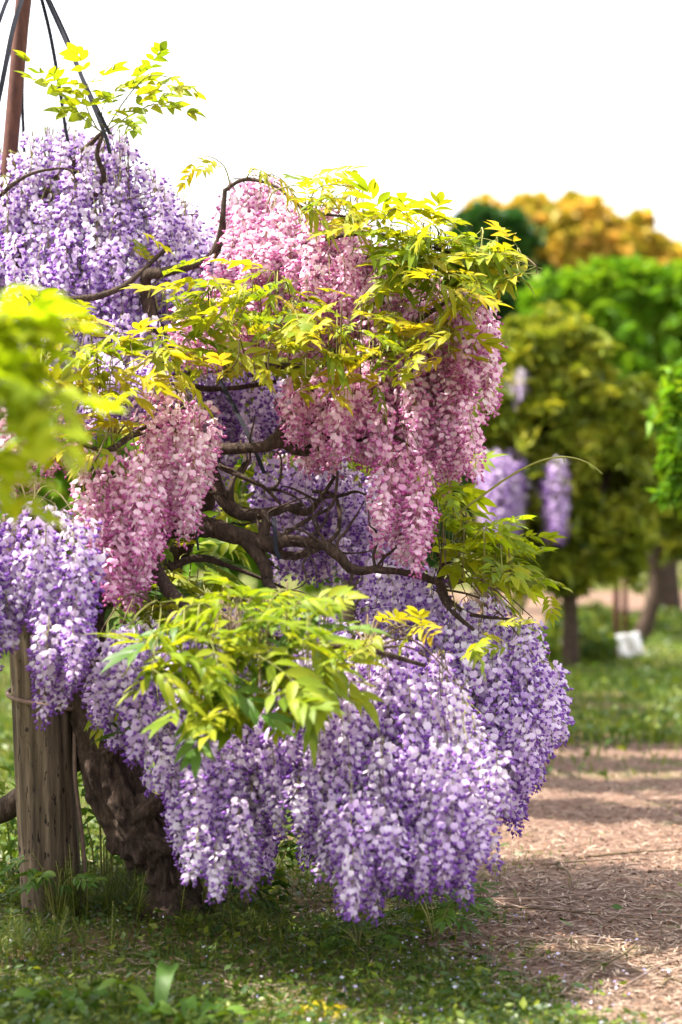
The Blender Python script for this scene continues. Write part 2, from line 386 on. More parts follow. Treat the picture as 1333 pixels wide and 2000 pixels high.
def bake_stuff(tree, col):
    lst = STUFF.get(tree.name + '|' + col, [])
    if not lst: return
    Vs, Fs, Ms, Rs, off = [], [], [], [], 0
    cache = {}
    for me, mat in lst:
        if me.name not in cache:
            n = len(me.vertices); co = np.empty(n * 3, np.float32); me.vertices.foreach_get('co', co)
            fl, fm, fr = [], [], []
            for p in me.polygons:
                v = list(p.vertices)
                for a in range(1, len(v) - 1): fl.append((v[0], v[a], v[a + 1])); fm.append(p.material_index)
            r = np.empty(len(me.polygons), np.float32); me.attributes['rnd'].data.foreach_get('value', r)
            rr = []
            for p in me.polygons: rr += [r[p.index]] * (len(p.vertices) - 2)
            cache[me.name] = (co.reshape(-1, 3), np.array(fl), np.array(fm), np.array(rr))
        co, fl, fm, fr = cache[me.name]; A = np.array(mat)
        Vs.append(co @ A[:3, :3].T + A[:3, 3]); Fs.append(fl + off); off += len(co); Ms.append(fm); Rs.append(fr)
    mats = [m for m in lst[0][0].materials]
    me = mesh_np('inner_racemes', np.concatenate(Vs), np.concatenate(Fs), mats, np.concatenate(Ms), np.concatenate(Rs), True)
    o = bpy.data.objects.new('inner_flowers', me); COL.objects.link(o); o.parent = tree; tag(o, kind='stuff')

# ------------------------------------------------------------------ compound leaves
def leaf_mesh(name, seed, pairs, L, ll, lw, mat, droop=.25, ldroop=.35, spread=62):
    rg = random.Random(seed); mb = MB()
    def rach(t): return Vector((L * t * (1 - .12 * t), .03 * L * math.sin(t * 3 + seed), -droop * L * t * t))
    mb.tube([rach(i / 6) for i in range(7)], [.0016 * (1.2 - .8 * i / 6) for i in range(7)], 3, 1, .5, cap=False)
    def leaflet(p, ang, sc, dr):
        l = ll * sc; wd = lw * sc; cr = rg.random(); tw = rg.gauss(0, .35)
        dirv = Vector((math.cos(ang), math.sin(ang), 0)); side = Vector((-dirv.y, dirv.x, 0))
        side = (side * math.cos(tw) + Vector((0, 0, math.sin(tw)))).normalized()
        b0 = len(mb.v); st = ((0, .10), (.16, .62), (.38, 1.0), (.62, .82), (.82, .42), (1, .0)); fold = rg.uniform(.12, .5); wv = rg.uniform(-.06, .06)
        for t, wf in st:
            c = p + dirv * (l * t) + Vector((0, 0, -dr * l * t * t + wv * l * math.sin(t * 5)))
            up = Vector((0, 0, 1)) * (fold * wd * wf * .5)
            mb.v += [c + side * (wd * wf * .5) + up, c, c - side * (wd * wf * .5) + up]
        for i in range(len(st) - 1):
            a = b0 + i * 3
            mb.face((a, a + 3, a + 4, a + 1), 0, cr); mb.face((a + 1, a + 4, a + 5, a + 2), 0, min(1, cr * .9 + .05))
    for i in range(pairs):
        t = .28 + .66 * i / max(1, pairs - 1)
        for s in (-1, 1):
            sc = rg.uniform(.82, 1.08) * (1 - .22 * abs(t - .6))
            leaflet(rach(t + rg.uniform(-.02, .02)), s * R(spread - 22 * t + rg.gauss(0, 8)), sc, ldroop * rg.uniform(.4, 1.5))
    leaflet(rach(1), rg.gauss(0, .15), 1.05, ldroop)
    return mb.mesh(name, [M[mat], M['stalk']])
LEAF = {}
for k in ('leaf_gold', 'leaf_lime', 'leaf_green'):
    LEAF[k] = [leaf_mesh('compound_leaf', 11 + q, pr, L, ll, lw, k, dr, ld, sp) for q, (pr, L, ll, lw, dr, ld, sp) in enumerate((
        (5, .29, .115, .040, .18, .30, 60), (5, .30, .125, .038, .28, .40, 55), (4, .24, .115, .043, .12, .25, 64),
        (6, .31, .105, .034, .35, .50, 52), (4, .19, .095, .028, .55, .9, 40), (5, .28, .130, .042, .22, .35, 60)))]

for k in ('leaf_fresh', 'leaf_spray'):
    LEAF[k] = [leaf_mesh('compound_leaf', 41 + q, pr, L, ll, lw, 'leaf_fresh' if k == 'leaf_fresh' else 'leaf_lime', dr, ld, sp) for q, (pr, L, ll, lw, dr, ld, sp) in enumerate((
        (3, .25, .105, .055, .15, .30, 64), (4, .29, .100, .052, .25, .35, 62), (3, .22, .110, .056, .2, .45, 60), (2, .18, .110, .058, .2, .35, 58)))]
def put_leaf(tree, w, kind, rg, head=None, pitch=None, sc=1.0, roll=None):
    ms = LEAF[kind]; o = link('leaf', ms[rg.randrange(len(ms))], tree, w)
    az = head if head is not None else R(rg.uniform(-185, 5))
    if pitch is None: pitch = R(rg.gauss(4, 20))
    if roll is None: roll = R(rg.gauss(0, 22))
    o.rotation_mode = 'ZYX' if False else 'XYZ'
    o.rotation_euler = (Matrix.Rotation(az, 3, 'Z') @ Matrix.Rotation(-pitch, 3, 'Y') @ Matrix.Rotation(roll, 3, 'X')).to_euler()
    o.scale = (sc,) * 3; return o
def leaf_fill(tree, poly, n, d0, d1, kinds, sc=1.0, seed=0, jit=.16, az=(-185, 5), stems=True, pit=4):
    rg = random.Random(seed); ys = [p[1] for p in poly]; xs = [p[0] for p in poly]; got = []
    y0, y1 = min(ys), max(ys); pts = []
    for k in range(n):
        best = None
        for c in range(14):
            x, y = rg.uniform(min(xs), max(xs)), rg.uniform(y0, y1)
            if not inpoly(x, y, poly): continue
            dd = min((x - a) ** 2 + (y - b) ** 2 for a, b in got) if got else 9e9
            if best is None or dd > best[0]: best = (dd, x, y)
        if best is None: continue
        _, x, y = best; got.append((x, y)); t = (y - y0) / max(1, y1 - y0)
        d = d0 + (d1 - d0) * t + rg.gauss(0, jit); s_ = sc * rg.uniform(.7, 1.15)
        a_ = R(rg.uniform(*az)); w = P(x, y, d)
        w2 = w - Vector((math.cos(a_), math.sin(a_), 0)) * (.13 * s_)
        put_leaf(tree, w2, kinds[rg.randrange(len(kinds))], rg, a_, R(rg.gauss(pit, 18)), s_); pts.append(w2)
    if stems and len(pts) > 3:
        pts.sort(key=lambda v: v.x)
        for i in range(0, len(pts) - 1, 5):
            ch = pts[i:i + 6]
            if len(ch) < 2: continue
            ch = [ch[0] + Vector((-.03, .15, -.03))] + ch
            pp = crom([tuple(v) for v in ch], 4); mb = MB(); m_ = len(pp)
            mb.tube([Vector(p) for p in pp], [.0032 * (1 - .6 * k / m_) for k in range(m_)], 4, 0, .5)
            link('twig', mb.mesh('twig', [M['stalk'] if rg.random() < .6 else M['twig']]), tree)
def branch(tree, name, pts, n=10, mat='bark', rough=.18, sub=6, ridges=0.0, seed=0, freq=9):
    """pts: (px, py, depth, width px)"""
    q = [tuple(P(a, b, d)) + (W(w, d) / 2,) for a, b, d, w in pts]; c = crom(q, sub); mb = MB()
    rg = random.Random(seed + len(pts))
    mb.tube([Vector(p[:3]) + Vector((rg.gauss(0, 1), rg.gauss(0, 1), rg.gauss(0, 1))) * p[3] * .06 for p in c], [max(.0008, p[3]) for p in c], n, 0, .5, True, rough, freq, ridges, seed)
    o = link(name, mb.mesh(name, [M[mat]]), tree); return o
def shoot(tree, pts, nleaf, kind, sc=.5, seed=0, wpx=3, t0=.15, t1=1.0):
    rg = random.Random(seed); q = [tuple(P(*p)) for p in pts]; c = crom(q, 8); m_ = len(c); mb = MB()
    mb.tube([Vector(p) for p in c], [W(wpx, pts[0][2]) / 2 * (1.15 - .75 * k / m_) for k in range(m_)], 5, 0, .6)
    link('shoot', mb.mesh('shoot', [M['stalk']]), tree)
    for k in range(nleaf):
        t = t0 + (t1 - t0) * (k + .5) / nleaf; i = min(m_ - 2, int(t * (m_ - 1)))
        p = Vector(c[i]); tg = (Vector(c[i + 1]) - p).normalized(); base = math.atan2(tg.y, tg.x)
        put_leaf(tree, p, kind, rg, base + (1 if k % 2 else -1) * R(rg.uniform(15, 75)), math.asin(max(-1, min(1, tg.z))) * .6 + R(rg.gauss(0, 18)), sc * rg.uniform(.75, 1.2))

def rnd_unit(n, rg):
    v = rg.normal(size=(n, 3)); return v / np.linalg.norm(v, axis=1, keepdims=True)
def leaf_cloud(lumps, d, n, size, elong, mat, seed, flat=.5, depth=1.0, ox=None):
    """leaf-sized folded blades spread through the outer half of each lump (px, py, r px)"""
    rg = np.random.default_rng(seed); big = lumps; lumps = []
    for l in big:
        lumps.append((l[0], l[1], l[2] * .66, l[3] if len(l) > 3 else 0))
        for q in range(17):
            v = rnd_unit(1, rg)[0]; v[2] = abs(v[2]) if rg.random() < .65 else v[2]; k = l[2] * rg.uniform(.55, 1.22)
            lumps.append((l[0] + v[0] * k, l[1] - v[2] * k, l[2] * rg.uniform(.13, .32), (l[3] if len(l) > 3 else 0) + W(v[1] * k, d)))
    ar = np.array([l[2] ** 1.7 for l in lumps], float); pick = rg.choice(len(lumps), n, p=ar / ar.sum())
    L = np.array([[*P(l[0], l[1], d + (l[3] if len(l) > 3 else 0)), W(l[2], d)] for l in lumps])[pick]
    u = rnd_unit(n, rg); rad = (.35 + .95 * rg.random(n) ** 1.1)
    c = L[:, :3] + u * (L[:, 3] * rad)[:, None] * np.array([1, depth, .9])
    ns = len(big) * 26; per = 16; bi = rg.integers(0, len(big), ns)
    B = np.array([[*P(l[0], l[1], d + (l[3] if len(l) > 3 else 0)), W(l[2], d)] for l in big])[bi]
    du = rnd_unit(ns, rg); du[:, 2] = np.where(rg.random(ns) < .7, np.abs(du[:, 2]), du[:, 2]); sl = B[:, 3] * rg.uniform(.25, .7, ns)
    tt = np.linspace(0, 1, per); st = B[:, :3] + du * (B[:, 3] * .8)[:, None]
    c2 = st[:, None] + du[:, None] * (sl[:, None] * tt)[..., None] + np.array([0, 0, -.35]) * (sl[:, None] * tt ** 2)[..., None]
    c2 = c2.reshape(-1, 3) + rg.normal(0, size * .18, (ns * per, 3)); c = np.concatenate([c, c2]); u = np.concatenate([u, np.repeat(du, per, 0) + rnd_unit(ns * per, rg) * .9])
    pick = np.concatenate([pick, rg.integers(0, len(lumps), ns).repeat(per)]); n = len(c)
    keep = np.sin(c[:, 0] * 5.3 + seed) * np.sin(c[:, 2] * 6.1) * np.sin(c[:, 1] * 4.7) > -.30; c = c[keep]; n = len(c); u = u[keep]
    nrm = rnd_unit(n, rg) + np.array([0, 0, 1.2 * flat + .3]) + u * .5; nrm /= np.linalg.norm(nrm, axis=1, keepdims=True)
    t = u * .8 + rnd_unit(n, rg) * .8; t -= nrm * (t * nrm).sum(1, keepdims=True); t /= np.linalg.norm(t, axis=1, keepdims=True); b = np.cross(nrm, t)
    s = size * rg.uniform(.6, 1.3, n)[:, None]; w = s / elong; fold = nrm * w * .35
    V = np.stack([c - t * s * .5, c - b * w * .5 + fold, c + t * s * .5 - nrm * s * .12, c + b * w * .5 + fold], 1).reshape(-1, 3)
    i = np.arange(n) * 4; Fc = np.concatenate([np.stack([i, i + 1, i + 2], 1), np.stack([i, i + 2, i + 3], 1)])
    r = np.clip(.55 * rg.random(n) + .45 * rg.random(len(lumps))[pick[keep]], 0, 1); return mesh_np('leaf_cloud', V, Fc, [M[mat]], None, np.concatenate([r, r]))

# ------------------------------------------------------------------ post, pole, straps
def wooden_post():
    base = G(105, 1792); root = empty('wooden_post', base, 'weathered thick wooden post with dark pits beside the gnarled trunk', 'post')
    top = P(62, 1010, base.y - .02); mb = MB(); n = 64; k = 120
    for i in range(k):
        t = i / (k - 1); c = base + (top - base) * t - Vector((0, 0, .06 * (1 - t))); r = .112 - .004 * t
        for j in range(n):
            a = 2 * math.pi * j / n; ca, sa = math.cos(a), math.sin(a)
            g = mnoise.noise(Vector((ca * 5, sa * 5, t * 2.2))) * .006 + mnoise.noise(Vector((ca * 14, sa * 14, t * 1.6))) * .0035
            cr = mnoise.noise(Vector((ca * 7 + 9, sa * 7, t * .9 + 3))); g -= .010 * max(0, 1 - abs(cr) / .06)
            for (kt, ka, kr) in ((.30, -1.25, .020), (.62, -1.05, .024), (.47, -2.0, .018)):
                dd = math.hypot((t - kt) * 1.28, ((a - ka + math.pi) % (2 * math.pi) - math.pi) * r)
                g += .012 * math.exp(-(dd / kr) ** 2) - .018 * math.exp(-(dd / (kr * .4)) ** 2)
            rr = r + g; mb.v.append(c + Vector((ca * rr, sa * rr, 0)))
    for i in range(k - 1):
        for j in range(n):
            a = i * n + j; b = i * n + (j + 1) % n; mb.face((a, b, b + n, a + n))
    mb.face(tuple((k - 1) * n + j for j in range(n)))
    link('shaft', mb.mesh('post_shaft', [M['post_wood']]), root)
    for (kt, ka) in ((.30, -1.25), (.62, -1.05), (.47, -2.0)):
        c = base + (top - base) * kt + Vector((math.cos(ka), math.sin(ka), 0)) * .112
        kb = MB(); o = Vector((math.cos(ka), math.sin(ka), 0))
        kb.tube([c - o * .012, c - o * .001, c + o * .002], [.010, .010, .006], 10, 0, .5, True, .2, 60)
        link('knot', kb.mesh('knot', [M['bark']]), root)
    return base, top, root
pbase, ptop, post = wooden_post()
def post_at(py):
    t = (1792 - py) / (1792 - 1010); return pbase + (ptop - pbase) * t
def vine_round_post():
    c = post_at(1372); root = empty('hose', c, 'thin brown hose looped round the wooden post', 'hose'); mb = MB(); pts = []
    for i in range(26):
        a = R(-200 + i * 7.6); cc = post_at(1352 + i * 1.5); pts.append(cc + Vector((math.cos(a), math.sin(a), 0)) * .124)
    for (py, a, rr) in ((1410, -12, .128), (1450, -20, .126), (1520, -26, .127), (1590, -18, .126), (1660, -8, .126), (1740, -5, .126), (1792, -4, .13)):
        a = R(a); pts.append(post_at(py) + Vector((math.cos(a), math.sin(a), 0)) * rr)
    cc = crom([tuple(p) for p in pts], 3); mb.tube([Vector(p) for p in cc], [.0085] * len(cc), 8)
    link('loop', mb.mesh('hose', [M['hose']]), root)
    mb = MB(); q = post_at(1382) + Vector((math.cos(R(-15)), math.sin(R(-15)), 0)) * .128
    mb.tube([q + Vector((-.012, 0, .012)), q + Vector((0, -.012, 0)), q + Vector((.012, 0, -.012))], [.006, .013, .006], 8)
    link('knot', mb.mesh('hose_knot', [M['hose']]), root)
vine_round_post()

def steel_pole(pts, w, d, label, lb):
    q = [P(a, b, d) for a, b in pts]; base = Vector((q[0].x, d, hground(q[0].x, d)))
    root = empty('steel_pole', base, label, 'pole'); mb = MB(); pp = [base - Vector((0, 0, .03))] + q
    c = []
    for a, b in zip(pp, pp[1:]): c += [a + (b - a) * (i / 8) for i in range(8)]
    c.append(pp[-1]); mb.tube(c, [W(w, d) / 2] * len(c), 20, 0, .5, True, .006, 40)
    link('tube', mb.mesh('pole_tube', [M['rust']]), root)
    mb = MB(); top = pp[-1]; ax = (pp[-1] - pp[-2]).normalized()
    mb.tube([top - ax * .02, top + ax * .012, top + ax * .02], [W(w, d) / 2 + .006] * 2 + [.012], 20)
    link('cap', mb.mesh('pole_cap', [M['rust']]), root)
    if lb:
        mb = MB(); c0 = top - ax * .10; mb.tube([c0 - ax * .02, c0 + ax * .02], [W(w, d) / 2 + .005] * 2, 20); link('collar', mb.mesh('pole_collar', [M['strap']]), root)
    return root, top
mast, mtop = steel_pole(((-42, 900), (20, 300), (46, 0), (56, -110)), 30, 9.9, 'tall rusty brown steel pole rising out of the lilac flowers', True)
steel_pole(((243, 1500), (243, 1385), (240, 1120)), 15, 10.3, 'thin reddish steel pole behind the gnarled trunk', False)
APX = P(66, -60, 9.9)
def strap(pts, label, w=9):
    q = [Vector(APX)] + [P(*p) for p in pts]; root_loc = q[-1]; mb = MB(); th = .0012
    c = [Vector(p) for p in crom([tuple(v) for v in q], 6)]
    for i, p in enumerate(c):
        t = (c[min(i + 1, len(c) - 1)] - c[max(i - 1, 0)]).normalized(); s = t.cross(Vector((math.sin(i * .05), -1, .1))).normalized(); nn = s.cross(t).normalized()
        hw = W(w, 9.9) / 2; mb.v += [p + s * hw + nn * th, p - s * hw + nn * th, p - s * hw - nn * th, p + s * hw - nn * th]
    for i in range(len(c) - 1):
        for j in range(4):
            a = i * 4 + j; b = i * 4 + (j + 1) % 4; mb.face((a, b, b + 4, a + 4))
    mb.face((3, 2, 1, 0)); e = (len(c) - 1) * 4; mb.face((e, e + 1, e + 2, e + 3))
    me = mb.mesh('strap', [M['strap']], False); o = link('strap', me); tag(o, label, 'strap', 'dark straps tied to the rusty pole'); return o
strap([(120, 60, 9.8), (165, 160, 9.65), (215, 262, 9.5)], 'dark flat strap running from the pole down to the leafy spray', 8)
strap([(125, 62, 9.9), (160, 150, 9.8), (205, 262, 9.65), (215, 300, 9.6)], 'dark strap close alongside another, ending below the leafy spray', 9)
strap([(97, 60, 9.95), (118, 180, 9.9), (130, 260, 9.85), (148, 345, 9.8)], 'thin dark strap reaching down into the gap in the lilac flowers', 7)
strap([(45, 150, 10.05), (48, 300, 10.1), (50, 420, 10.1)], 'dark strap hanging straight along the pole', 6)
strap([(30, 40, 9.7), (5, 160, 9.5), (-30, 330, 9.3), (-60, 480, 9.2)], 'dark strap slanting left beside the pole', 9)
strap([(25, 80, 10.2), (10, 140, 10.3), (-25, 290, 10.4), (-50, 420, 10.5)], 'narrow dark strap slanting left behind the pole', 7)
strap([(20, -10, 9.6), (-15, 75, 9.4), (-120, 300, 9.1)], 'outermost dark strap spreading wide to the left', 7)

APX_MAIN = APX
for (p0, rest, lab, w_) in ((P(425, 735, 9.15), [(455, 790, 9.1), (490, 860, 9.0), (517, 925, 8.95)], 'black strap slung through the bare forked branches', 8),
                       (P(368, 900, 8.85), [(375, 960, 8.85), (380, 1010, 8.85), (388, 1075, 8.85)], 'thin black cord hanging past the thick bare limb', 4),
                       (P(535, 1010, 8.82), [(538, 1040, 8.78), (540, 1075, 8.76), (548, 1092, 8.76)], 'short black tie hooked round the bare fork', 8)):
    APX = p0; strap(rest, lab, w_)
# ------------------------------------------------------------------ the three wisterias
GW = 'wisterias in flower grown together'
def trunk_base(px, py, d):
    return Vector(((px - CX) * d / F, d, 0))
T1 = empty('wisteria_tree', trunk_base(-110, 1700, 9.9), 'tall lilac wisteria mound climbing round the rusty pole', 'wisteria', GW)
T2 = empty('wisteria_tree', trunk_base(335, 1800, 8.86), 'low purple wisteria with a bent gnarled trunk and long hanging curtain', 'wisteria', GW)
T3 = empty('wisteria_tree', trunk_base(280, 1750, 9.5), 'pink wisteria spreading above the bare forked branches', 'wisteria', GW)

def gnarled_trunk():
    pts = [(352, 1830, 8.86, 175), (345, 1795, 8.86, 120), (338, 1730, 8.86, 96), (325, 1668, 8.84, 104), (285, 1625, 8.84, 118), (240, 1570, 8.86, 104), (205, 1490, 8.88, 90), (180, 1400, 8.92, 82), (170, 1300, 8.95, 74),
           (180, 1200, 9.0, 64), (205, 1120, 9.02, 58), (255, 1060, 9.0, 52), (320, 1034, 8.96, 46)]
    q = [tuple(P(a, b, d)) + (W(w, d) / 2,) for a, b, d, w in pts]; c = crom(q, 14); mb = MB()
    mb.tube([Vector(p[:3]) for p in c], [p[3] for p in c], 72, 0, .5, True, .13, 26, .55, 3.1)
    t = link('trunk', mb.mesh('gnarled_trunk', [M['bark']]), T2)
    for (a, b, d, w, dx, dz) in ((295, 1575, 8.76, 40, .05, .045), (318, 1650, 8.74, 30, .03, -.03), (215, 1470, 8.80, 26, .02, .02)):
        mb = MB(); p = P(a, b, d); mb.tube([p + Vector((-.03, .05, -.03)), p, p + Vector((dx * .6, -.02, dz * .6)), p + Vector((dx, -.03, dz))], [W(w, d) * .8, W(w, d) * .62, W(w, d) * .38, W(w, d) * .1], 22, 0, .5, True, .8, 45)
        link('burl', mb.mesh('burl', [M['bark']]), t, None).location = -t.parent.location - t.location
    for (a0, dy) in ((-2.4, .1), (-.7, .12), (.5, .1), (2.4, .1), (-1.5, .12)):
        mb = MB(); b = Vector((T2.location.x, T2.location.y, .05)); o = Vector((math.cos(a0), math.sin(a0), 0))
        mb.tube([b + o * .02 + Vector((0, 0, .06)), b + o * .10 - Vector((0, 0, .01)), b + o * .2 - Vector((0, 0, .07))], [.06, .05, .02], 12, 0, .5, True, .3, 16)
        link('root', mb.mesh('root', [M['bark']]), T2)
gnarled_trunk()
B2 = [
 [(300, 1040, 8.97, 46), (360, 1030, 8.93, 42), (420, 1030, 8.9, 40), (470, 1048, 8.86, 38), (515, 1062, 8.84, 34), (570, 1056, 8.8, 26), (630, 1064, 8.77, 24), (660, 1085, 8.76, 22), (690, 1112, 8.78, 20), (735, 1112, 8.8, 14)],
 [(470, 1045, 8.87, 30), (505, 1085, 8.82, 26), (520, 1115, 8.8, 24), (530, 1150, 8.75, 18), (600, 1230, 8.3, 14), (640, 1330, 7.9, 10)],
 [(515, 1060, 8.84, 22), (560, 1085, 8.86, 18), (605, 1078, 8.9, 14), (660, 1040, 9.0, 9), (655, 970, 9.1, 8), (610, 960, 9.1, 7)],
 [(510, 1060, 8.84, 26), (520, 1020, 8.85, 18), (512, 1000, 8.86, 16)],
 [(320, 1034, 8.96, 40), (300, 1100, 8.7, 30), (360, 1180, 8.3, 24), (470, 1230, 7.95, 18), (600, 1260, 7.8, 14), (720, 1270, 7.8, 12), (830, 1300, 7.9, 8)],
 [(735, 1112, 8.8, 14), (800, 1120, 8.85, 14), (860, 1140, 8.9, 14), (875, 1170, 8.9, 12), (920, 1200, 8.85, 8), (1000, 1210, 8.8, 5)],
 [(870, 1060, 9.0, 8), (868, 1100, 8.95, 14), (858, 1145, 8.9, 15), (880, 1190, 8.8, 11), (925, 1230, 8.7, 7)],
 [(560, 990, 9.2, 14), (600, 1000, 9.15, 14), (625, 975, 9.1, 11), (655, 930, 9.1, 6)],
 [(525, 1062, 8.84, 12), (610, 1010, 8.95, 8), (650, 985, 8.9, 7), (660, 920, 8.9, 5)],
 [(205, 1440, 9.0, 60), (150, 1480, 9.1, 56), (60, 1545, 9.2, 50), (-20, 1590, 9.3, 46), (-140, 1600, 9.4, 40)],
 [(330, 1110, 9.0, 18), (390, 1090, 9.0, 14), (460, 1110, 9.0, 9), (560, 1150, 9.0, 5)],
 [(190, 1180, 8.98, 34), (120, 1090, 8.6, 28), (60, 1010, 8.2, 20), (-40, 980, 8.1, 14)]]
for i, b in enumerate(B2): branch(T2, 'branch', b, 14 if b[0][3] > 20 else 8, seed=i, rough=.22)
B3 = [
 [(280, 1750, 9.5, 60), (260, 1560, 9.5, 52), (262, 1300, 9.5, 44), (330, 1120, 9.4, 40), (395, 1000, 9.2, 36), (405, 930, 9.1, 34), (400, 880, 9.05, 32)],
 [(408, 900, 9.05, 26), (425, 950, 9.0, 28), (450, 990, 8.95, 28), (490, 1006, 8.95, 24), (530, 1000, 9.0, 18), (590, 985, 9.1, 10)],
 [(350, 870, 9.1, 30), (420, 876, 9.0, 22), (500, 874, 8.95, 22), (550, 864, 8.95, 22), (590, 884, 8.95, 16), (640, 862, 9.0, 22), (680, 800, 9.0, 20), (720, 720, 9.0, 16), (800, 640, 8.95, 12), (900, 570, 8.9, 8)],
 [(520, 870, 8.95, 18), (545, 848, 8.95, 22), (565, 822, 9.0, 24), (600, 780, 9.1, 18), (650, 700, 9.2, 14), (720, 600, 9.1, 12), (800, 520, 8.9, 8)],
 [(440, 370, 9.3, 8), (436, 420, 9.3, 12), (430, 470, 9.35, 18), (405, 508, 9.4, 20), (330, 530, 9.4, 22), (285, 545, 9.45, 24), (300, 620, 9.5, 26), (340, 740, 9.4, 30), (400, 870, 9.1, 32)],
 [(440, 372, 9.3, 8), (480, 350, 9.3, 8), (540, 365, 9.25, 6), (600, 410, 9.2, 6), (690, 425, 9.2, 5)],
 [(430, 475, 9.35, 14), (520, 500, 9.3, 12), (620, 470, 9.2, 10), (715, 455, 9.1, 8), (800, 470, 9.0, 6), (900, 500, 8.9, 5)],
 [(300, 640, 9.5, 18), (400, 700, 9.2, 16), (520, 715, 9.0, 14), (640, 710, 8.9, 11), (760, 690, 8.8, 8), (880, 660, 8.8, 5)],
 [(420, 905, 9.0, 13), (470, 930, 8.95, 10), (520, 955, 8.95, 7), (560, 1000, 8.95, 5)],
 [(450, 985, 8.95, 14), (455, 940, 8.95, 10), (480, 900, 9.0, 8), (470, 860, 9.05, 6)],
 [(640, 870, 9.0, 10), (700, 860, 8.95, 8), (760, 850, 8.9, 7), (800, 870, 8.85, 5)],
 [(400, 880, 9.05, 24), (330, 830, 8.8, 18), (260, 850, 8.6, 14), (200, 880, 8.4, 10), (100, 830, 8.5, 7)]]
for i, b in enumerate(B3): branch(T3, 'trunk' if i == 0 else 'branch', b, 18 if i == 0 else (12 if b[0][3] > 16 else 8), seed=20 + i, rough=.22)
B1 = [
 [(-110, 1860, 9.9, 130), (-105, 1700, 9.9, 90), (-90, 1400, 9.9, 80), (-60, 1100, 9.9, 70), (-30, 800, 9.9, 56), (20, 560, 9.85, 40), (80, 400, 9.8, 26), (150, 310, 9.8, 14), (205, 255, 9.7, 8)],
 [(-30, 800, 9.9, 30), (60, 740, 9.7, 28), (180, 720, 9.6, 24), (300, 740, 9.5, 18), (420, 760, 9.5, 12), (540, 745, 9.5, 8)],
 [(10, 590, 9.8, 26), (70, 575, 9.4, 18), (150, 585, 9.3, 14), (240, 560, 9.4, 12), (330, 480, 9.5, 8)],
 [(60, 440, 9.8, 18), (140, 330, 9.8, 8), (180, 280, 9.75, 6)],
 [(0, 380, 9.7, 12), (60, 340, 9.6, 7), (130, 330, 9.6, 5), (150, 355, 9.6, 4)],
 [(205, 255, 9.7, 7), (190, 300, 9.7, 9), (200, 360, 9.75, 12), (120, 450, 9.8, 16)]]
for i, b in enumerate(B1): branch(T1, 'trunk' if i == 0 else 'branch', b, 18 if i == 0 else 8, seed=40 + i, rough=.2)

TW = random.Random(3)
for (a, b, d) in ((560, 1056, 8.8), (600, 1060, 8.78), (640, 1070, 8.76), (655, 970, 9.1), (660, 1085, 8.76), (690, 1112, 8.78), (500, 1004, 8.95), (590, 884, 8.95), (640, 862, 9.0), (450, 985, 8.95), (735, 1112, 8.8), (470, 930, 8.95), (420, 1030, 8.9), (868, 1100, 8.95), (520, 955, 8.95), (605, 1078, 8.9)):
    for q in range(2):
        an = TW.uniform(-2.6, .6); pts = [(a, b, d, TW.uniform(6, 9))]; x_, y_, d_ = a, b, d
        for k in range(5):
            an += TW.gauss(0, .55); st_ = TW.uniform(16, 30); x_ += math.cos(an) * st_; y_ += math.sin(an) * st_; d_ += TW.gauss(0, .03); pts.append((x_, y_, d_, 6.5 - 1.05 * k))
        branch(T2, 'twig', pts, 5, rough=.2, sub=4, seed=200 + q)
H1 = P(80, 520, 9.9); H2 = P(520, 1200, 8.6); H3 = P(560, 830, 9.1)
cluster(T1, 'lilac', [(-140, 340), (0, 305), (60, 255), (130, 248), (165, 300), (175, 285), (235, 248), (265, 310), (330, 360), (390, 420), (432, 485), (450, 560), (420, 640), (350, 690), (330, 800), (200, 830), (0, 800), (-140, 820)],
        205, 9.85, 9.35, (90, 170), .35, H1, 1)
cluster(T1, 'lilac', [(320, 720), (450, 730), (455, 870), (430, 980), (390, 1010), (330, 840)], 26, 9.7, 9.5, (120, 190), .3, P(300, 740, 9.5), 2)
cluster(T1, 'lilac', [(455, 725), (565, 730), (565, 860), (490, 890), (455, 860)], 15, 9.65, 9.6, (100, 150), .3, P(420, 760, 9.5), 3)
cluster(T1, 'lilac', [(190, 700), (330, 700), (320, 800), (200, 800)], 16, 9.3, 9.2, (80, 110), .2, P(300, 740, 9.5), 31)
cluster(T2, 'lilac', [(-140, 985), (0, 960), (120, 960), (180, 1040), (182, 1200), (145, 1300), (105, 1370), (70, 1230), (45, 1180), (10, 1270), (-140, 1260)], 36, 8.1, 7.9, (210, 330), .3, P(60, 1010, 8.2), 4)
cluster(T3, 'pink', [(440, 385), (480, 345), (530, 345), (580, 400), (640, 412), (700, 425), (716, 500), (722, 570), (690, 630), (600, 610), (560, 530), (470, 520), (440, 470)], 62, 9.4, 9.1, (90, 175), .4, P(600, 470, 9.3), 5)
cluster(T3, 'pink', [(350, 590), (440, 560), (590, 560), (620, 660), (480, 690), (350, 690)], 30, 9.35, 9.2, (75, 115), .4, P(420, 640, 9.4), 6)
cluster(T3, 'pink', [(700, 470), (770, 500), (850, 540), (885, 600), (918, 700), (922, 880), (880, 935), (840, 890), (740, 895), (700, 870), (600, 890), (560, 840), (575, 720), (700, 700), (720, 620)], 92, 9.2, 8.85, (120, 230), .35, P(740, 690, 9.1), 7)
cluster(T3, 'pink', [(420, 500), (560, 510), (720, 560), (710, 660), (600, 650), (480, 600), (400, 590)], 34, 9.5, 9.3, (80, 120), .6, P(520, 500, 9.4), 71)
cluster(T3, 'pink', [(880, 565), (940, 560), (965, 640), (968, 790), (930, 760), (890, 720)], 14, 8.9, 8.85, (150, 210), .2, P(880, 580, 8.9), 8)
cluster(T3, 'pink', [(740, 860), (832, 865), (838, 1050), (790, 1085), (748, 1040)], 12, 8.8, 8.75, (150, 200), .2, P(760, 850, 8.9), 9)
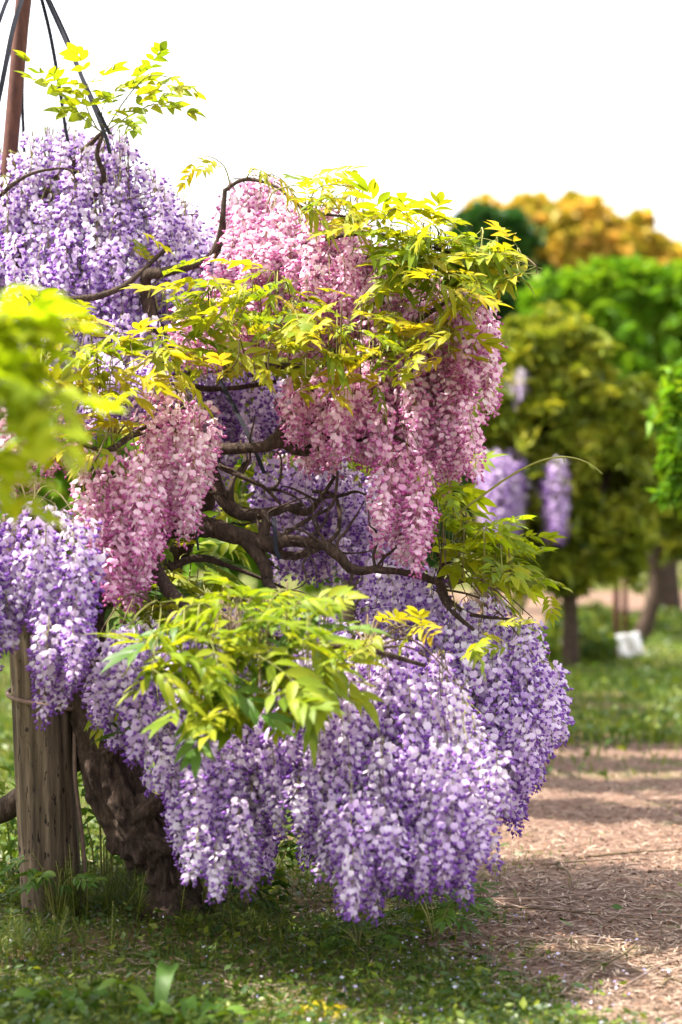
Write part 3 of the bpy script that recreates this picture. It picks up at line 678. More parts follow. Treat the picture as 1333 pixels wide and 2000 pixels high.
cluster(T3, 'pink', [(275, 770), (350, 745), (418, 790), (420, 890), (370, 1035), (320, 1015), (285, 960)], 19, 8.75, 8.65, (150, 250), .2, P(330, 830, 8.8), 10)
cluster(T3, 'pink', [(148, 905), (220, 870), (292, 900), (308, 1050), (265, 1165), (220, 1150), (165, 1040)], 20, 8.45, 8.35, (170, 250), .2, P(220, 870, 8.5), 11)
cluster(T3, 'pink', [(10, 790), (160, 790), (170, 900), (20, 930)], 15, 8.65, 8.6, (80, 115), .2, P(150, 850, 8.6), 12)
cluster(T2, 'lilac', [(520, 900), (640, 890), (750, 930), (762, 1090), (720, 1130), (560, 1110), (525, 1010)], 40, 9.9, 9.6, (110, 190), .4, P(640, 900, 9.9), 13)
cluster(T2, 'lilac', [(690, 1130), (760, 1085), (850, 1110), (880, 1160), (960, 1170), (1040, 1200), (1075, 1300), (1082, 1420), (1040, 1515), (985, 1575), (900, 1500), (860, 1310), (760, 1230), (700, 1210)], 74, 9.05, 8.6, (120, 270), .45, P(860, 1150, 8.95), 14)
cluster(T2, 'lilac', [(560, 1420), (640, 1340), (690, 1230), (860, 1270), (930, 1400), (1000, 1500), (965, 1600), (905, 1685), (825, 1725), (740, 1715), (690, 1775), (660, 1660), (600, 1620), (560, 1540)], 92, 8.15, 7.6, (180, 340), .45, P(720, 1270, 7.9), 15)
cluster(T2, 'lilac', [(250, 1210), (420, 1180), (660, 1180), (700, 1260), (640, 1350), (560, 1450), (540, 1600), (480, 1690), (410, 1730), (340, 1600), (300, 1490), (245, 1380)], 76, 8.35, 7.75, (150, 290), .45, P(470, 1230, 8.0), 16)
cluster(T2, 'lilac', [(185, 1250), (255, 1230), (262, 1340), (230, 1445), (192, 1410)], 9, 8.3, 8.3, (120, 190), .2, P(300, 1180, 8.4), 17)
for t_ in (T1, T2, T3):
    for c_ in ('lilac', 'pink'): bake_stuff(t_, c_)

GG = ['leaf_gold', 'leaf_gold', 'leaf_lime']; LL = ['leaf_lime', 'leaf_lime', 'leaf_gold']; NN = ['leaf_green', 'leaf_lime']
leaf_fill(T3, [(580, 365), (650, 350), (740, 405), (790, 430), (720, 455), (640, 415)], 20, 9.1, 8.9, GG, .75, 101)
leaf_fill(T3, [(720, 455), (780, 425), (870, 425), (940, 455), (1000, 485), (1015, 530), (960, 555), (880, 570), (800, 540), (730, 500)], 84, 8.95, 8.7, LL, .85, 102)
leaf_fill(T3, [(330, 550), (430, 540), (540, 520), (590, 560), (580, 640), (480, 640), (340, 630)], 46, 8.95, 8.8, LL, .68, 103)
leaf_fill(T3, [(480, 650), (620, 580), (720, 575), (860, 600), (915, 640), (900, 690), (800, 700), (740, 760), (640, 740), (580, 725), (500, 730)], 78, 8.8, 8.6, GG, .66, 104)
leaf_fill(T3, [(290, 650), (420, 640), (470, 700), (420, 745), (300, 730)], 18, 8.8, 8.7, GG, .75, 105)
leaf_fill(T1, [(30, 630), (150, 610), (250, 660), (280, 740), (200, 800), (80, 790)], 36, 8.6, 8.4, GG, .85, 106)
leaf_fill(T3, [(100, 830), (260, 840), (230, 885), (120, 895)], 10, 8.4, 8.3, GG, .7, 107)
leaf_fill(T2, [(845, 950), (880, 925), (920, 985), (1000, 1035), (1050, 1055), (1000, 1065), (1050, 1140), (980, 1150), (900, 1115), (850, 1070)], 54, 9.0, 8.75, ['leaf_fresh', 'leaf_lime'], .74, 108, az=(-100, 60))
leaf_fill(T2, [(290, 1240), (330, 1175), (420, 1140), (520, 1140), (640, 1160), (685, 1250), (670, 1310), (600, 1340), (500, 1380), (390, 1385), (300, 1320)], 88, 7.75, 7.4, ['leaf_lime', 'leaf_lime', 'leaf_lime', 'leaf_green'], .9, 109, pit=0)
leaf_fill(T2, [(420, 850), (520, 850), (540, 900), (520, 1060), (430, 1060)], 26, 10.4, 10.2, ['leaf_lime'], .9, 110)
leaf_fill(T2, [(190, 1160), (330, 1060), (440, 1100), (400, 1150), (250, 1230)], 32, 9.25, 9.1, NN, .85, 111)
leaf_fill(T3, [(560, 800), (720, 800), (900, 890), (890, 960), (600, 900)], 26, 10.2, 10.0, ['leaf_lime'], .9, 112)
leaf_fill(T2, [(915, 1235), (980, 1225), (985, 1265), (920, 1280)], 5, 8.4, 8.4, LL, .6, 113, stems=False)
leaf_fill(T2, [(690, 1240), (830, 1205), (840, 1240), (700, 1275)], 8, 7.9, 7.8, GG, .6, 114)
leaf_fill(T1, [(250, 440), (300, 440), (300, 490), (255, 485)], 3, 9.2, 9.2, LL, .5, 115, stems=False)
leaf_fill(T2, [(150, 1330), (300, 1330), (280, 1420), (200, 1440)], 5, 8.4, 8.4, NN, .7, 116, stems=False)
shoot(T1, [(200, 258, 9.7), (155, 225, 9.65), (115, 175, 9.6), (80, 152, 9.6)], 6, 'leaf_spray', .68, 1)
shoot(T1, [(205, 258, 9.7), (245, 195, 9.6), (290, 150, 9.55), (345, 150, 9.5), (392, 131, 9.5)], 7, 'leaf_spray', .68, 2, t1=.72)
shoot(T1, [(205, 258, 9.7), (255, 225, 9.6), (295, 205, 9.55), (318, 205, 9.5)], 6, 'leaf_spray', .68, 3)
shoot(T1, [(192, 255, 9.7), (168, 200, 9.65), (178, 140, 9.6)], 5, 'leaf_spray', .68, 4)
shoot(T1, [(205, 258, 9.7), (200, 215, 9.6), (215, 180, 9.6)], 6, 'leaf_spray', .68, 5)
shoot(T3, [(450, 362, 9.3), (438, 325, 9.25), (405, 305, 9.2), (372, 322, 9.2)], 3, 'leaf_gold', .4, 6)
shoot(T3, [(480, 350, 9.3), (500, 330, 9.25), (540, 350, 9.2)], 4, 'leaf_gold', .42, 7)
shoot(T3, [(600, 405, 9.2), (625, 365, 9.1), (690, 362, 9.0)], 5, 'leaf_gold', .5, 8)
shoot(T2, [(885, 1010, 8.9), (940, 970, 8.85), (1000, 928, 8.8), (1060, 899, 8.75), (1110, 893, 8.75), (1150, 905, 8.75), (1177, 926, 8.75)], 3, 'leaf_lime', .10, 9, wpx=5, t0=.3, t1=.95)
shoot(T2, [(950, 1120, 8.85), (1010, 1115, 8.8), (1050, 1130, 8.75), (1078, 1165, 8.75)], 4, 'leaf_lime', .45, 10)

# the mound carries on beyond the left edge of the view and shades the post and trunk
of = leaf_cloud([(-330, 640, 150, -.2), (-480, 700, 160, -.9), (-250, 760, 120, -1.0), (-420, 820, 150, -1.6), (-600, 760, 150, -.4), (-300, 560, 120, .3), (-520, 600, 130, .2), (-560, 880, 120, -2.2), (-330, 860, 90, -2.0), (-700, 640, 160, -2.3), (-560, 600, 140, -2.6), (-850, 700, 180, -2.4), (-680, 760, 140, -2.9), (-520, 720, 110, -2.7)], 9.6, 26000, .11, 2.7, 'crown_olive', 77)
o_ = bpy.data.objects.new('outer_foliage', of); COL.objects.link(o_); o_.parent = T1; o_.location = -T1.location; tag(o_, kind='stuff')
for i, b in enumerate([[(-90, 1000, 9.9, 50), (-250, 850, 9.6, 36), (-420, 760, 9.2, 26), (-560, 740, 9.0, 14)], [(-60, 900, 9.9, 40), (-240, 840, 9.0, 28), (-400, 860, 8.2, 18), (-540, 820, 7.6, 14), (-680, 700, 7.1, 8)]]): branch(T1, 'branch', b, 8, seed=70 + i)

# blurred spray of another wisteria standing beyond the left edge of the view
sb = Vector((-1.35, 5.1, 0))
T4 = empty('wisteria_sapling', sb, 'yellow-green wisteria spray leaning in front of the lilac mound', 'wisteria')
mb = MB(); q = crom([(sb.x, sb.y, -.03), (sb.x + .02, sb.y, .7), (sb.x + .1, sb.y - .02, 1.4), (sb.x + .3, sb.y, 1.8), (-.80, 5.1, 1.82)], 8)
mb.tube([Vector(p) for p in q], [.022 - .014 * i / len(q) for i in range(len(q))], 10, 0, .5, True, .15, 20); link('trunk', mb.mesh('sapling_trunk', [M['bark']]), T4)
T4L = leaf_fill(T4, [(-120, 600), (10, 590), (90, 690), (150, 730), (80, 790), (30, 860), (80, 940), (-20, 960), (-120, 930)], 42, 5.2, 4.95, ['leaf_fresh'], .86, 120, jit=.10, az=(-120, 30))

# ------------------------------------------------------------------ background trees
def bg_tree(name, label, cat, lumps, d, n, size, elong, mat, seed, trunk, tw, flat=.5, limbs=True, group='garden trees behind the wisterias'):
    bx = P(trunk[0][0], HOR, d).x; root = empty(name, Vector((bx, d, 0)), label, cat, group)
    me = leaf_cloud(lumps, d, n, size, elong, mat, seed, flat)
    link('crown', me, root)
    pts = [(bx, d, -.05)] + [tuple(P(a, b, d)) for a, b in trunk[1:]]; c = crom(pts, 6); mb = MB()
    mb.tube([Vector(p) for p in c], [tw * (1.15 - .6 * i / len(c)) for i in range(len(c))], 12, 0, .5, True, .15, 6)
    link('trunk', mb.mesh('trunk', [M['bark']]), root)
    if limbs:
        for k, l in enumerate(lumps):
            if k % 2: continue
            e = P(l[0], l[1], d + (l[3] if len(l) > 3 else 0)); st = Vector(c[int(len(c) * .72)]); mid = (st + e) / 2 + Vector((0, 0, -.1 * (e - st).length)); mb = MB()
            cc = crom([tuple(st), tuple(mid), tuple(e)], 5); mb.tube([Vector(p) for p in cc], [tw * .5 * (1 - .75 * i / len(cc)) for i in range(len(cc))], 7, 0, .5, True, .15, 6)
            link('limb', mb.mesh('limb', [M['bark']]), root)
    return root
bg_tree('maple_tree', 'amber-leaved tree rising behind the dark conifer', 'tree',
        [(945, 450, 42), (990, 455, 48), (1040, 450, 52), (1110, 455, 62), (1165, 470, 60), (1215, 490, 50), (1262, 500, 38), (1300, 505, 24), (1253, 440, 14), (1120, 420, 22), (1022, 420, 20), (945, 412, 16), (1000, 520, 70), (1080, 530, 90), (1180, 550, 90), (1270, 560, 60), (1330, 530, 30), (1360, 560, 50), (1120, 620, 120), (1260, 650, 110)],
        46, 30000, .34, 1.6, 'crown_amber', 1, [(1120, 1150), (1118, 900), (1115, 650)], .28)
bg_tree('conifer_tree', 'dense dark green conifer between the pink flowers and bright tree', 'tree',
        [(940, 450, 40), (985, 470, 45), (960, 520, 60), (1000, 560, 60), (940, 600, 70), (990, 640, 70), (950, 700, 80), (1000, 760, 80), (940, 800, 90), (960, 880, 100), (880, 700, 90), (860, 820, 100)],
        36, 28000, .24, 1.6, 'crown_dark', 2, [(950, 1190), (950, 900), (955, 560)], .2)
bg_tree('bright_tree', 'broad bright green tree behind the olive wisteria', 'tree',
        [(1090, 590, 48), (1140, 600, 60), (1190, 575, 52), (1240, 580, 55), (1300, 590, 55), (1350, 600, 60), (1100, 660, 70), (1200, 670, 80), (1290, 680, 80), (1370, 700, 80), (1240, 760, 90), (1330, 790, 90), (1180, 800, 90), (1280, 880, 90), (1020, 700, 60), (1420, 640, 90)],
        31, 40000, .30, 2.6, 'crown_bright', 3, [(1300, 1228), (1290, 1000), (1260, 750)], .2)
OL = [(1075, 650, 45), (1040, 690, 55), (1110, 700, 65), (1150, 740, 65), (1030, 745, 60), (1190, 790, 65), (1090, 790, 75), (1000, 815, 60), (1220, 860, 65), (1130, 860, 85), (1040, 860, 75), (965, 850, 42), (1190, 940, 80), (1090, 960, 80), (1240, 960, 55), (1130, 1040, 85), (1060, 1050, 70), (1210, 1040, 75), (1000, 1060, 60), (1110, 1110, 60), (1180, 1110, 55), (1040, 1110, 45), (990, 960, 55)]
olive = bg_tree('wisteria_tree', 'olive-leaved wisteria with a few lilac flowers, its thin trunk standing in the grass', 'wisteria', OL, 22.5, 50000, .22, 3.0, 'crown_olive', 4, [(1115, 1310), (1114, 1200), (1110, 1080), (1105, 860)], .075)
OLR = random.Random(5)
for (x0, x1, y0, y1, n, sc) in ((945, 1030, 872, 895, 15, 1.45), (960, 1010, 920, 960, 8, 1.1), (1062, 1092, 885, 910, 6, 1.4), (985, 1040, 715, 745, 7, .6), (1050, 1070, 900, 940, 4, .9)):
    for k in range(n):
        o = link('raceme', RAC[('lilac', 2)][0][OLR.randrange(5)], olive, P(OLR.uniform(x0, x1), OLR.uniform(y0, y1), 22.5 - .34 + OLR.gauss(0, .10)))
        o.rotation_euler = lean_quat(OLR, .05); o.scale = (1.2 * sc,) * 2 + (1.25 * sc,)
bg_tree('wisteria_tree', 'shaded green wisteria on a thick curved trunk by the white sheet', 'wisteria',
        [(1270, 960, 80, .5), (1330, 980, 80, 0), (1400, 960, 90, 0), (1240, 1020, 60, .5), (1300, 1040, 50, .5), (1400, 1060, 60), (1340, 900, 80), (1440, 880, 120)],
        27.5, 22000, .24, 2.8, 'crown_olive', 5, [(1245, 1252), (1268, 1200), (1283, 1140), (1276, 1080), (1290, 1000)], .09)
bg_tree('wisteria_tree', 'light green wisteria sprays leaning in beside the olive wisteria', 'wisteria',
        [(1350, 770, 32), (1338, 820, 34), (1375, 860, 50), (1328, 900, 26), (1345, 955, 36), (1420, 800, 70), (1430, 930, 70), (1500, 860, 90)],
        15.5, 4200, .19, 3.4, 'crown_bright', 6, [(1440, 1456), (1435, 1200), (1420, 950)], .07)
bg_tree('shade_tree', 'dark old tree with a straight grey trunk far behind the curved trunk', 'tree',
        [(1330, 950, 90), (1400, 900, 120), (1450, 980, 100), (1350, 860, 100)], 40, 8000, .2, 2, 'crown_dark', 7, [(1313, 1177), (1312, 1080), (1320, 960)], .13, limbs=False)
bg_tree('hedge_tree', 'long dark leafy thicket closing the view far behind the trees', 'tree',
        [(820 + 62 * k, 1030 + 18 * math.sin(k * 2.1), 62 + 10 * math.sin(k * 3.3)) for k in range(12)] + [(850 + 80 * k, 960, 55) for k in range(9)], 52, 16000, .32, 2, 'crown_dark', 8, [(1180, 1136), (1180, 1080), (1185, 1000)], .2, limbs=False)
bg_tree('garden_tree', 'leafy green tree added directly behind the pink curtain to shade the far grass', 'tree',
        [(560, 640, 70), (640, 600, 75), (720, 610, 75), (790, 640, 70), (600, 720, 85), (700, 720, 95), (800, 730, 85), (650, 820, 90), (760, 830, 90), (840, 800, 60), (560, 820, 70)], 18.5, 16000, .17, 2.6, 'crown_bright', 9, [(690, 1383), (692, 1150), (695, 800)], .10)  # added behind the wisterias so its shadow darkens the grass past the path
bg_tree('garden_tree', 'deep green canopy added behind the purple curtain to shade path and grass, hidden by the pink flowers', 'tree',
        [(CX + x_ * F / (15.8 + q), max(HOR - (z_ - CAMZ) * F / (15.8 + q), 715), 105, q) for q in (-3.6, -2.4, -1.2, 0, 1.2, 2.4, 3.4) for x_, z_ in ((-.75, 2.6), (-.1, 3.0), (.38, 2.45))], 15.8, 30000, .15, 2.6, 'crown_olive', 10, [(760, 1448), (762, 1150), (765, 800)], .09)  # invented shade caster, crown stretched in depth to cover path and grass
bg_tree('garden_tree', 'green tree added beside the dark conifer to shade the far grass, hidden behind the pink right edge', 'tree',
        [(760, 560, 60), (830, 580, 55), (720, 640, 80), (800, 660, 85), (870, 680, 50), (760, 750, 90), (850, 770, 70), (800, 850, 80)], 21.0, 14000, .18, 2.6, 'crown_bright', 11, [(800, 1337), (802, 1100), (805, 750)], .10)  # extra hidden tree, put in for the shade it throws on the grass
# greenery behind the main wisterias, seen only through the gaps
for k, (x, top, dd, mt) in enumerate(((120, 760, 24, 'crown_bright'), (330, 800, 27, 'crown_olive'), (520, 760, 25, 'crown_bright'), (700, 740, 29, 'crown_olive'), (-120, 700, 26, 'crown_bright'))):
    rg = random.Random(k); lum = [(x + rg.uniform(-90, 90), rg.uniform(top + 60, 1080), rg.uniform(55, 85)) for _ in range(11)]
    bg_tree('garden_tree', ['round bright green shrub tree behind the wooden post', 'olive green shrub tree seen past the gnarled trunk', 'bright shrub tree seen through the bare forked branches', 'olive shrub tree hidden behind the pink curtain', 'bright green shrub tree left of the lilac mound'][k], 'tree', lum, dd, 12000, .2, 2.4, mt, 30 + k, [(x, 1000 + 7083 / dd), (x, 1100), (x, 950)], .09, limbs=False)

# stakes and white sheet under the far wisterias
def stake(px, py0, py1, d, w, label):
    b = P(px, 1000, d); b.z = 0; root = empty('stake', b, label, 'stake', 'support stakes under the far wisterias'); mb = MB(); t = P(px - 2, py0, d)
    mb.tube([b - Vector((0, 0, .05)), (b + t) / 2, t], [W(w, d) / 2] * 3, 10, 0, .5, True, .05, 20); link('shaft', mb.mesh('stake', [M['rust']]), root)
    mb = MB(); mb.tube([t, t + Vector((0, 0, .015)), t + Vector((0, 0, .03))], [W(w, d) / 2 + .006, W(w, d) / 2 + .006, .01], 10); link('cap', mb.mesh('stake_cap', [M['strap']]), root)
stake(1205, 1060, 1290, 24.0, 13, 'reddish brown stake standing clear beside the white sheet')
stake(1222, 1080, 1250, 28.0, 11, 'thin dark stake just behind the white sheet')
stake(1085, 1080, 1260, 26.5, 11, 'thin dark stake behind the thin trunk of the olive wisteria')
def white_sheet():
    d = 23.4; b = P(1230, 1000, d); b.z = 0; root = empty('white_sheet', b, 'crumpled pale sheet hung on a peg in front of the curved trunk', 'sheet'); mb = MB(); nx_, nz_ = 10, 10
    for side in (0, 1):
        for j in range(nz_):
            for i in range(nx_):
                u, v = i / (nx_ - 1) - .5, j / (nz_ - 1)
                p = Vector((u * .24 + .04 * (1 - v) - .02, .03 * math.sin(u * 9 + v * 4) + .05 * v + side * .008, .10 + v * .22 + .03 * u))
                mb.v.append(b + p)
    o = nx_ * nz_
    for j in range(nz_ - 1):
        for i in range(nx_ - 1):
            a = j * nx_ + i; mb.face((a, a + 1, a + nx_ + 1, a + nx_)); mb.face((o + a + nx_, o + a + nx_ + 1, o + a + 1, o + a))
    for i in range(nx_ - 1):
        mb.face((i, o + i, o + i + 1, i + 1)); e = (nz_ - 1) * nx_ + i; mb.face((e, e + 1, o + e + 1, o + e))
    link('fold', mb.mesh('sheet_fold', [M['sheet_white']]), root)
    mb = MB(); mb.tube([b + Vector((0, .0, -.02)), b + Vector((0, .02, .1)), b + Vector((0, .06, .28))], [.008] * 3, 6); link('peg', mb.mesh('peg', [M['twig']]), root)
white_sheet()

# ------------------------------------------------------------------ ground cover
def scatter(n, rg, d0, d1, spread=1.35, power=1.6, want=None):
    u = rg.random(n * 3); a = 1 - power
    d = (d0 ** a + u * (d1 ** a - d0 ** a)) ** (1 / a)
    half = 666 / F * d * spread + .25; x = rg.uniform(-1, 1, n * 3) * half
    if want is not None:
        k = want(x, d); m = rg.random(n * 3) < k; x, d = x[m], d[m]
    return x[:n], d[:n]
def blades(name, label, cat, x, y, h, w, lean, mat, seed, zoff=0.0):
    rg = np.random.default_rng(seed); n = len(x); z = hground_np(x, y) * np.clip((60 - np.hypot(x, y)) / 40, 0, 1) + zoff
    a = rg.uniform(0, 2 * np.pi, n); hh = h * rg.uniform(.5, 1.35, n); ww = w * rg.uniform(.6, 1.3, n); le = lean * rg.uniform(.2, 1.4, n) * hh; b = rg.uniform(0, 2 * np.pi, n)
    dx, dy = np.cos(a) * ww / 2, np.sin(a) * ww / 2; lx, ly = np.cos(b) * le, np.sin(b) * le
    V = np.stack([np.stack([x - dx, y - dy, z - .004], 1), np.stack([x + dx, y + dy, z - .004], 1),
                  np.stack([x - dx * .8 + lx * .35, y - dy * .8 + ly * .35, z + hh * .6], 1), np.stack([x + dx * .8 + lx * .35, y + dy * .8 + ly * .35, z + hh * .6], 1),
                  np.stack([x + lx, y + ly, z + hh * (1 - .25 * lean)], 1)], 1).reshape(-1, 3)
    i = np.arange(n) * 5; Fc = np.concatenate([np.stack([i, i + 1, i + 3], 1), np.stack([i, i + 3, i + 2], 1), np.stack([i + 2, i + 3, i + 4], 1)])
    r = rg.random(n); o = link(name, mesh_np(name, V, Fc, [M[mat]], None, np.tile(r, 3))); return tag(o, label, cat, kind='stuff')
def flats(name, label, cat, x, y, size, elong, hgt, tilt, mat, seed, curl=.1):
    rg = np.random.default_rng(seed); n = len(x); z = hground_np(x, y) * np.clip((60 - np.hypot(x, y)) / 40, 0, 1) + .008 + rg.random(n) ** 1.6 * hgt
    c = np.stack([x, y, z], 1); nrm = np.stack([rg.normal(0, tilt, n), rg.normal(0, tilt, n), np.ones(n)], 1); nrm /= np.linalg.norm(nrm, axis=1, keepdims=True)
    a = rg.uniform(0, 2 * np.pi, n); t = np.stack([np.cos(a), np.sin(a), np.zeros(n)], 1); t -= nrm * (t * nrm).sum(1, keepdims=True); b = np.cross(nrm, t)
    s = size * rg.uniform(.5, 1.4, n)[:, None]; w = s / elong; up = nrm * s * curl
    V = np.stack([c - t * s * .5, c - b * w * .5 + up * .6 - t * s * .08, c + t * s * .5 + up, c + b * w * .5 + up * .6 - t * s * .08], 1).reshape(-1, 3)
    i = np.arange(n) * 4; Fc = np.concatenate([np.stack([i, i + 1, i + 2], 1), np.stack([i, i + 2, i + 3], 1)]); r = rg.random(n)
    o = link(name, mesh_np(name, V, Fc, [M[mat]], None, np.concatenate([r, r]))); return tag(o, label, cat, kind='stuff')
rg = np.random.default_rng(99)
def patch(x, y, f=2.2, s=0): return .5 + .5 * np.sin(x * f + 1.3 * np.sin(y * f * .7 + s) + s) * np.sin(y * f * .9 + 1.7 * np.sin(x * f * .6) + s * 2)
grassy = lambda x, y: np.clip(.12 + .9 * (pathness(x, y) < 0) * (.10 + .95 * patch(x, y) ** 1.4 + .3 * (y < 7.6)), 0, 1) * np.where(pathness(x, y) > .15, .55 * (patch(x, y, 1.6, 4) > .66) + .03, 1)
x, y = scatter(30000, rg, 6.2, 15, want=grassy); blades('grass', 'short green grass blades around the trunk and post', 'grass', x, y, .055, .0045, .7, 'grass', 1)
x, y = scatter(46000, rg, 6.2, 14, want=grassy); flats('ground_weeds', 'low leafy weeds and clover carpeting the shaded soil', 'weeds', x, y, .020, 1.5, .035, .5, 'ground_leaf', 2)
x, y = scatter(9000, rg, 6.2, 12, want=grassy); flats('broad_weeds', 'broader weed leaves among the low clover', 'weeds', x, y, .042, 2.0, .06, .6, 'ground_leaf', 12)
onp = lambda x, y: np.where(pathness(x, y) > -.05, 1.0, .38 * (1 - patch(x, y)))
x, y = scatter(42000, rg, 6.2, 18, want=onp); flats('straw_litter', 'dry straw and pale plant litter lying on the path', 'straw', x, y, .065, 11, .016, .12, 'straw', 3, .02)
x, y = scatter(16000, rg, 6.2, 18, want=onp); flats('dead_leaves', 'small dry brown leaves scattered over the path', 'leaves', x, y, .022, 1.8, .010, .3, 'dead_leaf', 4, .25)
x, y = scatter(1900, rg, 6.2, 12, want=lambda x, y: np.clip(1 - np.abs(y - 7.6) / 2.4, 0, 1) * (.25 + .75 * (x > -.15)) * np.clip(1.15 - np.maximum(pathness(x, y), 0) * 2.5, .06, 1)); flats('fallen_petals', 'pale lilac petals and tiny blossoms strewn on the green weeds', 'petals', x, y, .013, 1.5, .045, .9, 'fallen_petal', 5, .3)
farg = lambda x, y: np.where(pathness(x, y) > 0, .04 + .5 * np.exp(-np.maximum(pathness(x, y), 0) * 2.5), 1.0) * np.clip(.25 + patch(x, y, .9, 2), 0, 1) * np.where((y > 31) & (x > 1) & (y < 46), 0, 1)
x, y = scatter(42000, rg, 13.5, 60, 1.4, 1.8, farg); blades('far_grass', 'sunlit rough grass beyond the path', 'grass', x, y, .11, .013, .6, 'grass', 6)
x, y = scatter(16000, rg, 13.5, 34, 1.3, 1.6, farg); flats('far_weeds', 'leafy weeds in the grass beyond the path', 'weeds', x, y, .07, 2.0, .12, .7, 'ground_leaf', 7)

# undergrowth clumps under the far wisterias
def clump(name, label, cat, c, n, h, spread, mat, seed, ls, elong=2.2):
    rg = np.random.default_rng(seed); root = empty(name, c, label, cat, 'leafy plants on the ground')
    a = rg.uniform(0, 2 * np.pi, n); rr = spread * np.sqrt(rg.random(n)); z = h * rg.random(n) ** .8 * (1 - .5 * rr / spread)
    cc = np.stack([rr * np.cos(a), rr * np.sin(a), z + .01], 1); nrm = rnd_unit(n, rg) + np.array([0, -.2, 1.3]); nrm /= np.linalg.norm(nrm, axis=1, keepdims=True)
    t = np.stack([np.cos(a), np.sin(a), rg.normal(0, .3, n)], 1) + rnd_unit(n, rg) * .8; t -= nrm * (t * nrm).sum(1, keepdims=True); t /= np.linalg.norm(t, axis=1, keepdims=True); b = np.cross(nrm, t)
    s = ls * rg.uniform(.6, 1.3, n)[:, None]; w = s / elong; up = nrm * w * .3
    V = np.stack([cc, cc + t * s * .45 - b * w * .5 + up, cc + t * s - nrm * s * .2, cc + t * s * .45 + b * w * .5 + up], 1).reshape(-1, 3)
    i = np.arange(n) * 4; Fc = np.concatenate([np.stack([i, i + 1, i + 2], 1), np.stack([i, i + 2, i + 3], 1)]); r = rg.random(n)
    f = link('foliage', mesh_np('foliage', V, Fc, [M[mat]], None, np.concatenate([r, r])), root, root.location)
    mb = MB(); R_ = random.Random(seed)
    for k in range(max(4, n // 10)):
        e = Vector(cc[R_.randrange(n)]); s0 = Vector((e.x * .35, e.y * .35, -.01)); mb.tube([s0, (s0 + e) / 2 + Vector((0, 0, h * .08)), e], [.0025 + h * .004, .002 + h * .003, .0012], 4)
    link('stems', mb.mesh('stems', [M['stalk']]), root, root.location); return root
for k, (px, py, h, sp, lab) in enumerate(((1120, 1305, .55, .38, 'dark weedy clump round the foot of the olive wisteria trunk'), (1180, 1290, .28, .28, 'weedy clump round the foot of the reddish stake'), (1150, 1235, .4, .5, 'shaded green undergrowth between the thin trunk and the curved trunk'), (1290, 1240, .35, .6, 'sunny low weeds in front of the far bare path'))):
    clump('weed_clump', lab, 'weeds', G(px, py), 1100, h, sp, 'ground_leaf', 60 + k, .09)
clump('weed_clump', 'leafy weeds in the shade between the post and the gnarled trunk', 'weeds', G(205, 1745), 170, .62, .17, 'leaf_green', 71, .075)
clump('weed_clump', 'tall shaded weeds behind the wooden post', 'weeds', G(40, 1720), 200, .5, .25, 'leaf_green', 72, .07)
clump('weed_clump', 'small green weeds to the right of the gnarled trunk base', 'weeds', G(470, 1790), 160, .22, .17, 'ground_leaf', 73, .055)
clump('weed_clump', 'yellowish low weed in the petal-strewn corner', 'weeds', G(620, 1975), 40, .06, .07, 'leaf_gold', 74, .035)

def sprout(label, c, n, h, sc, kind, seed, spread=.5):
    root = empty('wisteria_sprout', c, label, 'sprout', 'wisteria sprouts on the ground'); R_ = random.Random(seed)
    for k in range(n):
        a = R_.random() * 6.28; e = c + Vector((math.cos(a) * h * spread, math.sin(a) * h * spread, h * R_.uniform(.6, 1.0))); mb = MB()
        pp = [Vector(p) for p in crom([tuple(c - Vector((0, 0, .01))), tuple(c + (e - c) * .5 + Vector((0, 0, h * .15))), tuple(e)], 5)]
        mb.tube(pp, [.003 * (1.1 - .7 * i / len(pp)) for i in range(len(pp))], 5); link('stem', mb.mesh('stem', [M['stalk']]), root)
        for q in (len(pp) // 2, len(pp) * 3 // 4, len(pp) - 1):
            put_leaf(root, pp[q], kind, R_, a + R_.gauss(0, .9), R(R_.gauss(10, 15)), sc * R_.uniform(.8, 1.15))
sprout('leafy wisteria sprout beneath the curtain, right of the trunk base', G(520, 1775), 7, .30, .62, 'leaf_green', 1)
sprout('bright wisteria sprout at the edge of the straw path', G(850, 1835), 7, .17, .48, 'leaf_green', 2)
sprout('small sprout of thin leaves against the gnarled trunk', G(395, 1800), 4, .34, .55, 'leaf_green', 3, .3)
sprout('low dark sprout in front of the wooden post', G(110, 1810), 5, .30, .5, 'leaf_green', 4, .4)
sprout('low sprout among the weeds below the long curtain', G(700, 1850), 6, .08, .40, 'leaf_green', 5, .9)

def horsetail(c, n, seed, label, h=.26, sp=.13):
    root = empty('horsetail', c, label, 'horsetail', 'feathery horsetails by the post'); R_ = random.Random(seed)
    for k in range(n):
        b = c + Vector((R_.gauss(0, sp), R_.gauss(0, sp * .7), -.01)); hh = h * R_.uniform(.5, 1.15); t = b + Vector((R_.gauss(0, .04), R_.gauss(0, .04), hh)); mb = MB()
        mb.tube([b, (b + t) / 2, t], [.0022, .0018, .0008], 4, 1)
        for j in range(13):
            f = .15 + .8 * j / 13; p = b + (t - b) * f; L = .085 * (1.15 - f) * R_.uniform(.8, 1.2)
            for q in range(7):
                a = q * .9 + j * .4 + R_.gauss(0, .15); o = Vector((math.cos(a), math.sin(a), .75)); e = p + o * L; s = Vector((-o.y, o.x, 0)) * .0011
                i0 = len(mb.v); mb.v += [p + s, p - s, e + Vector((0, 0, -.1 * L))]; mb.face((i0, i0 + 1, i0 + 2), 0, R_.random())
        link('frond', mb.mesh('frond', [M['grass'], M['stalk']]), root)
horsetail(G(150, 1800), 26, 1, 'dense feathery horsetail clump between post and trunk')
horsetail(G(250, 1800), 20, 2, 'feathery horsetail clump at the foot of the gnarled trunk', .24)
horsetail(G(40, 1880), 20, 3, 'feathery horsetail clump in front of the wooden post', .2)
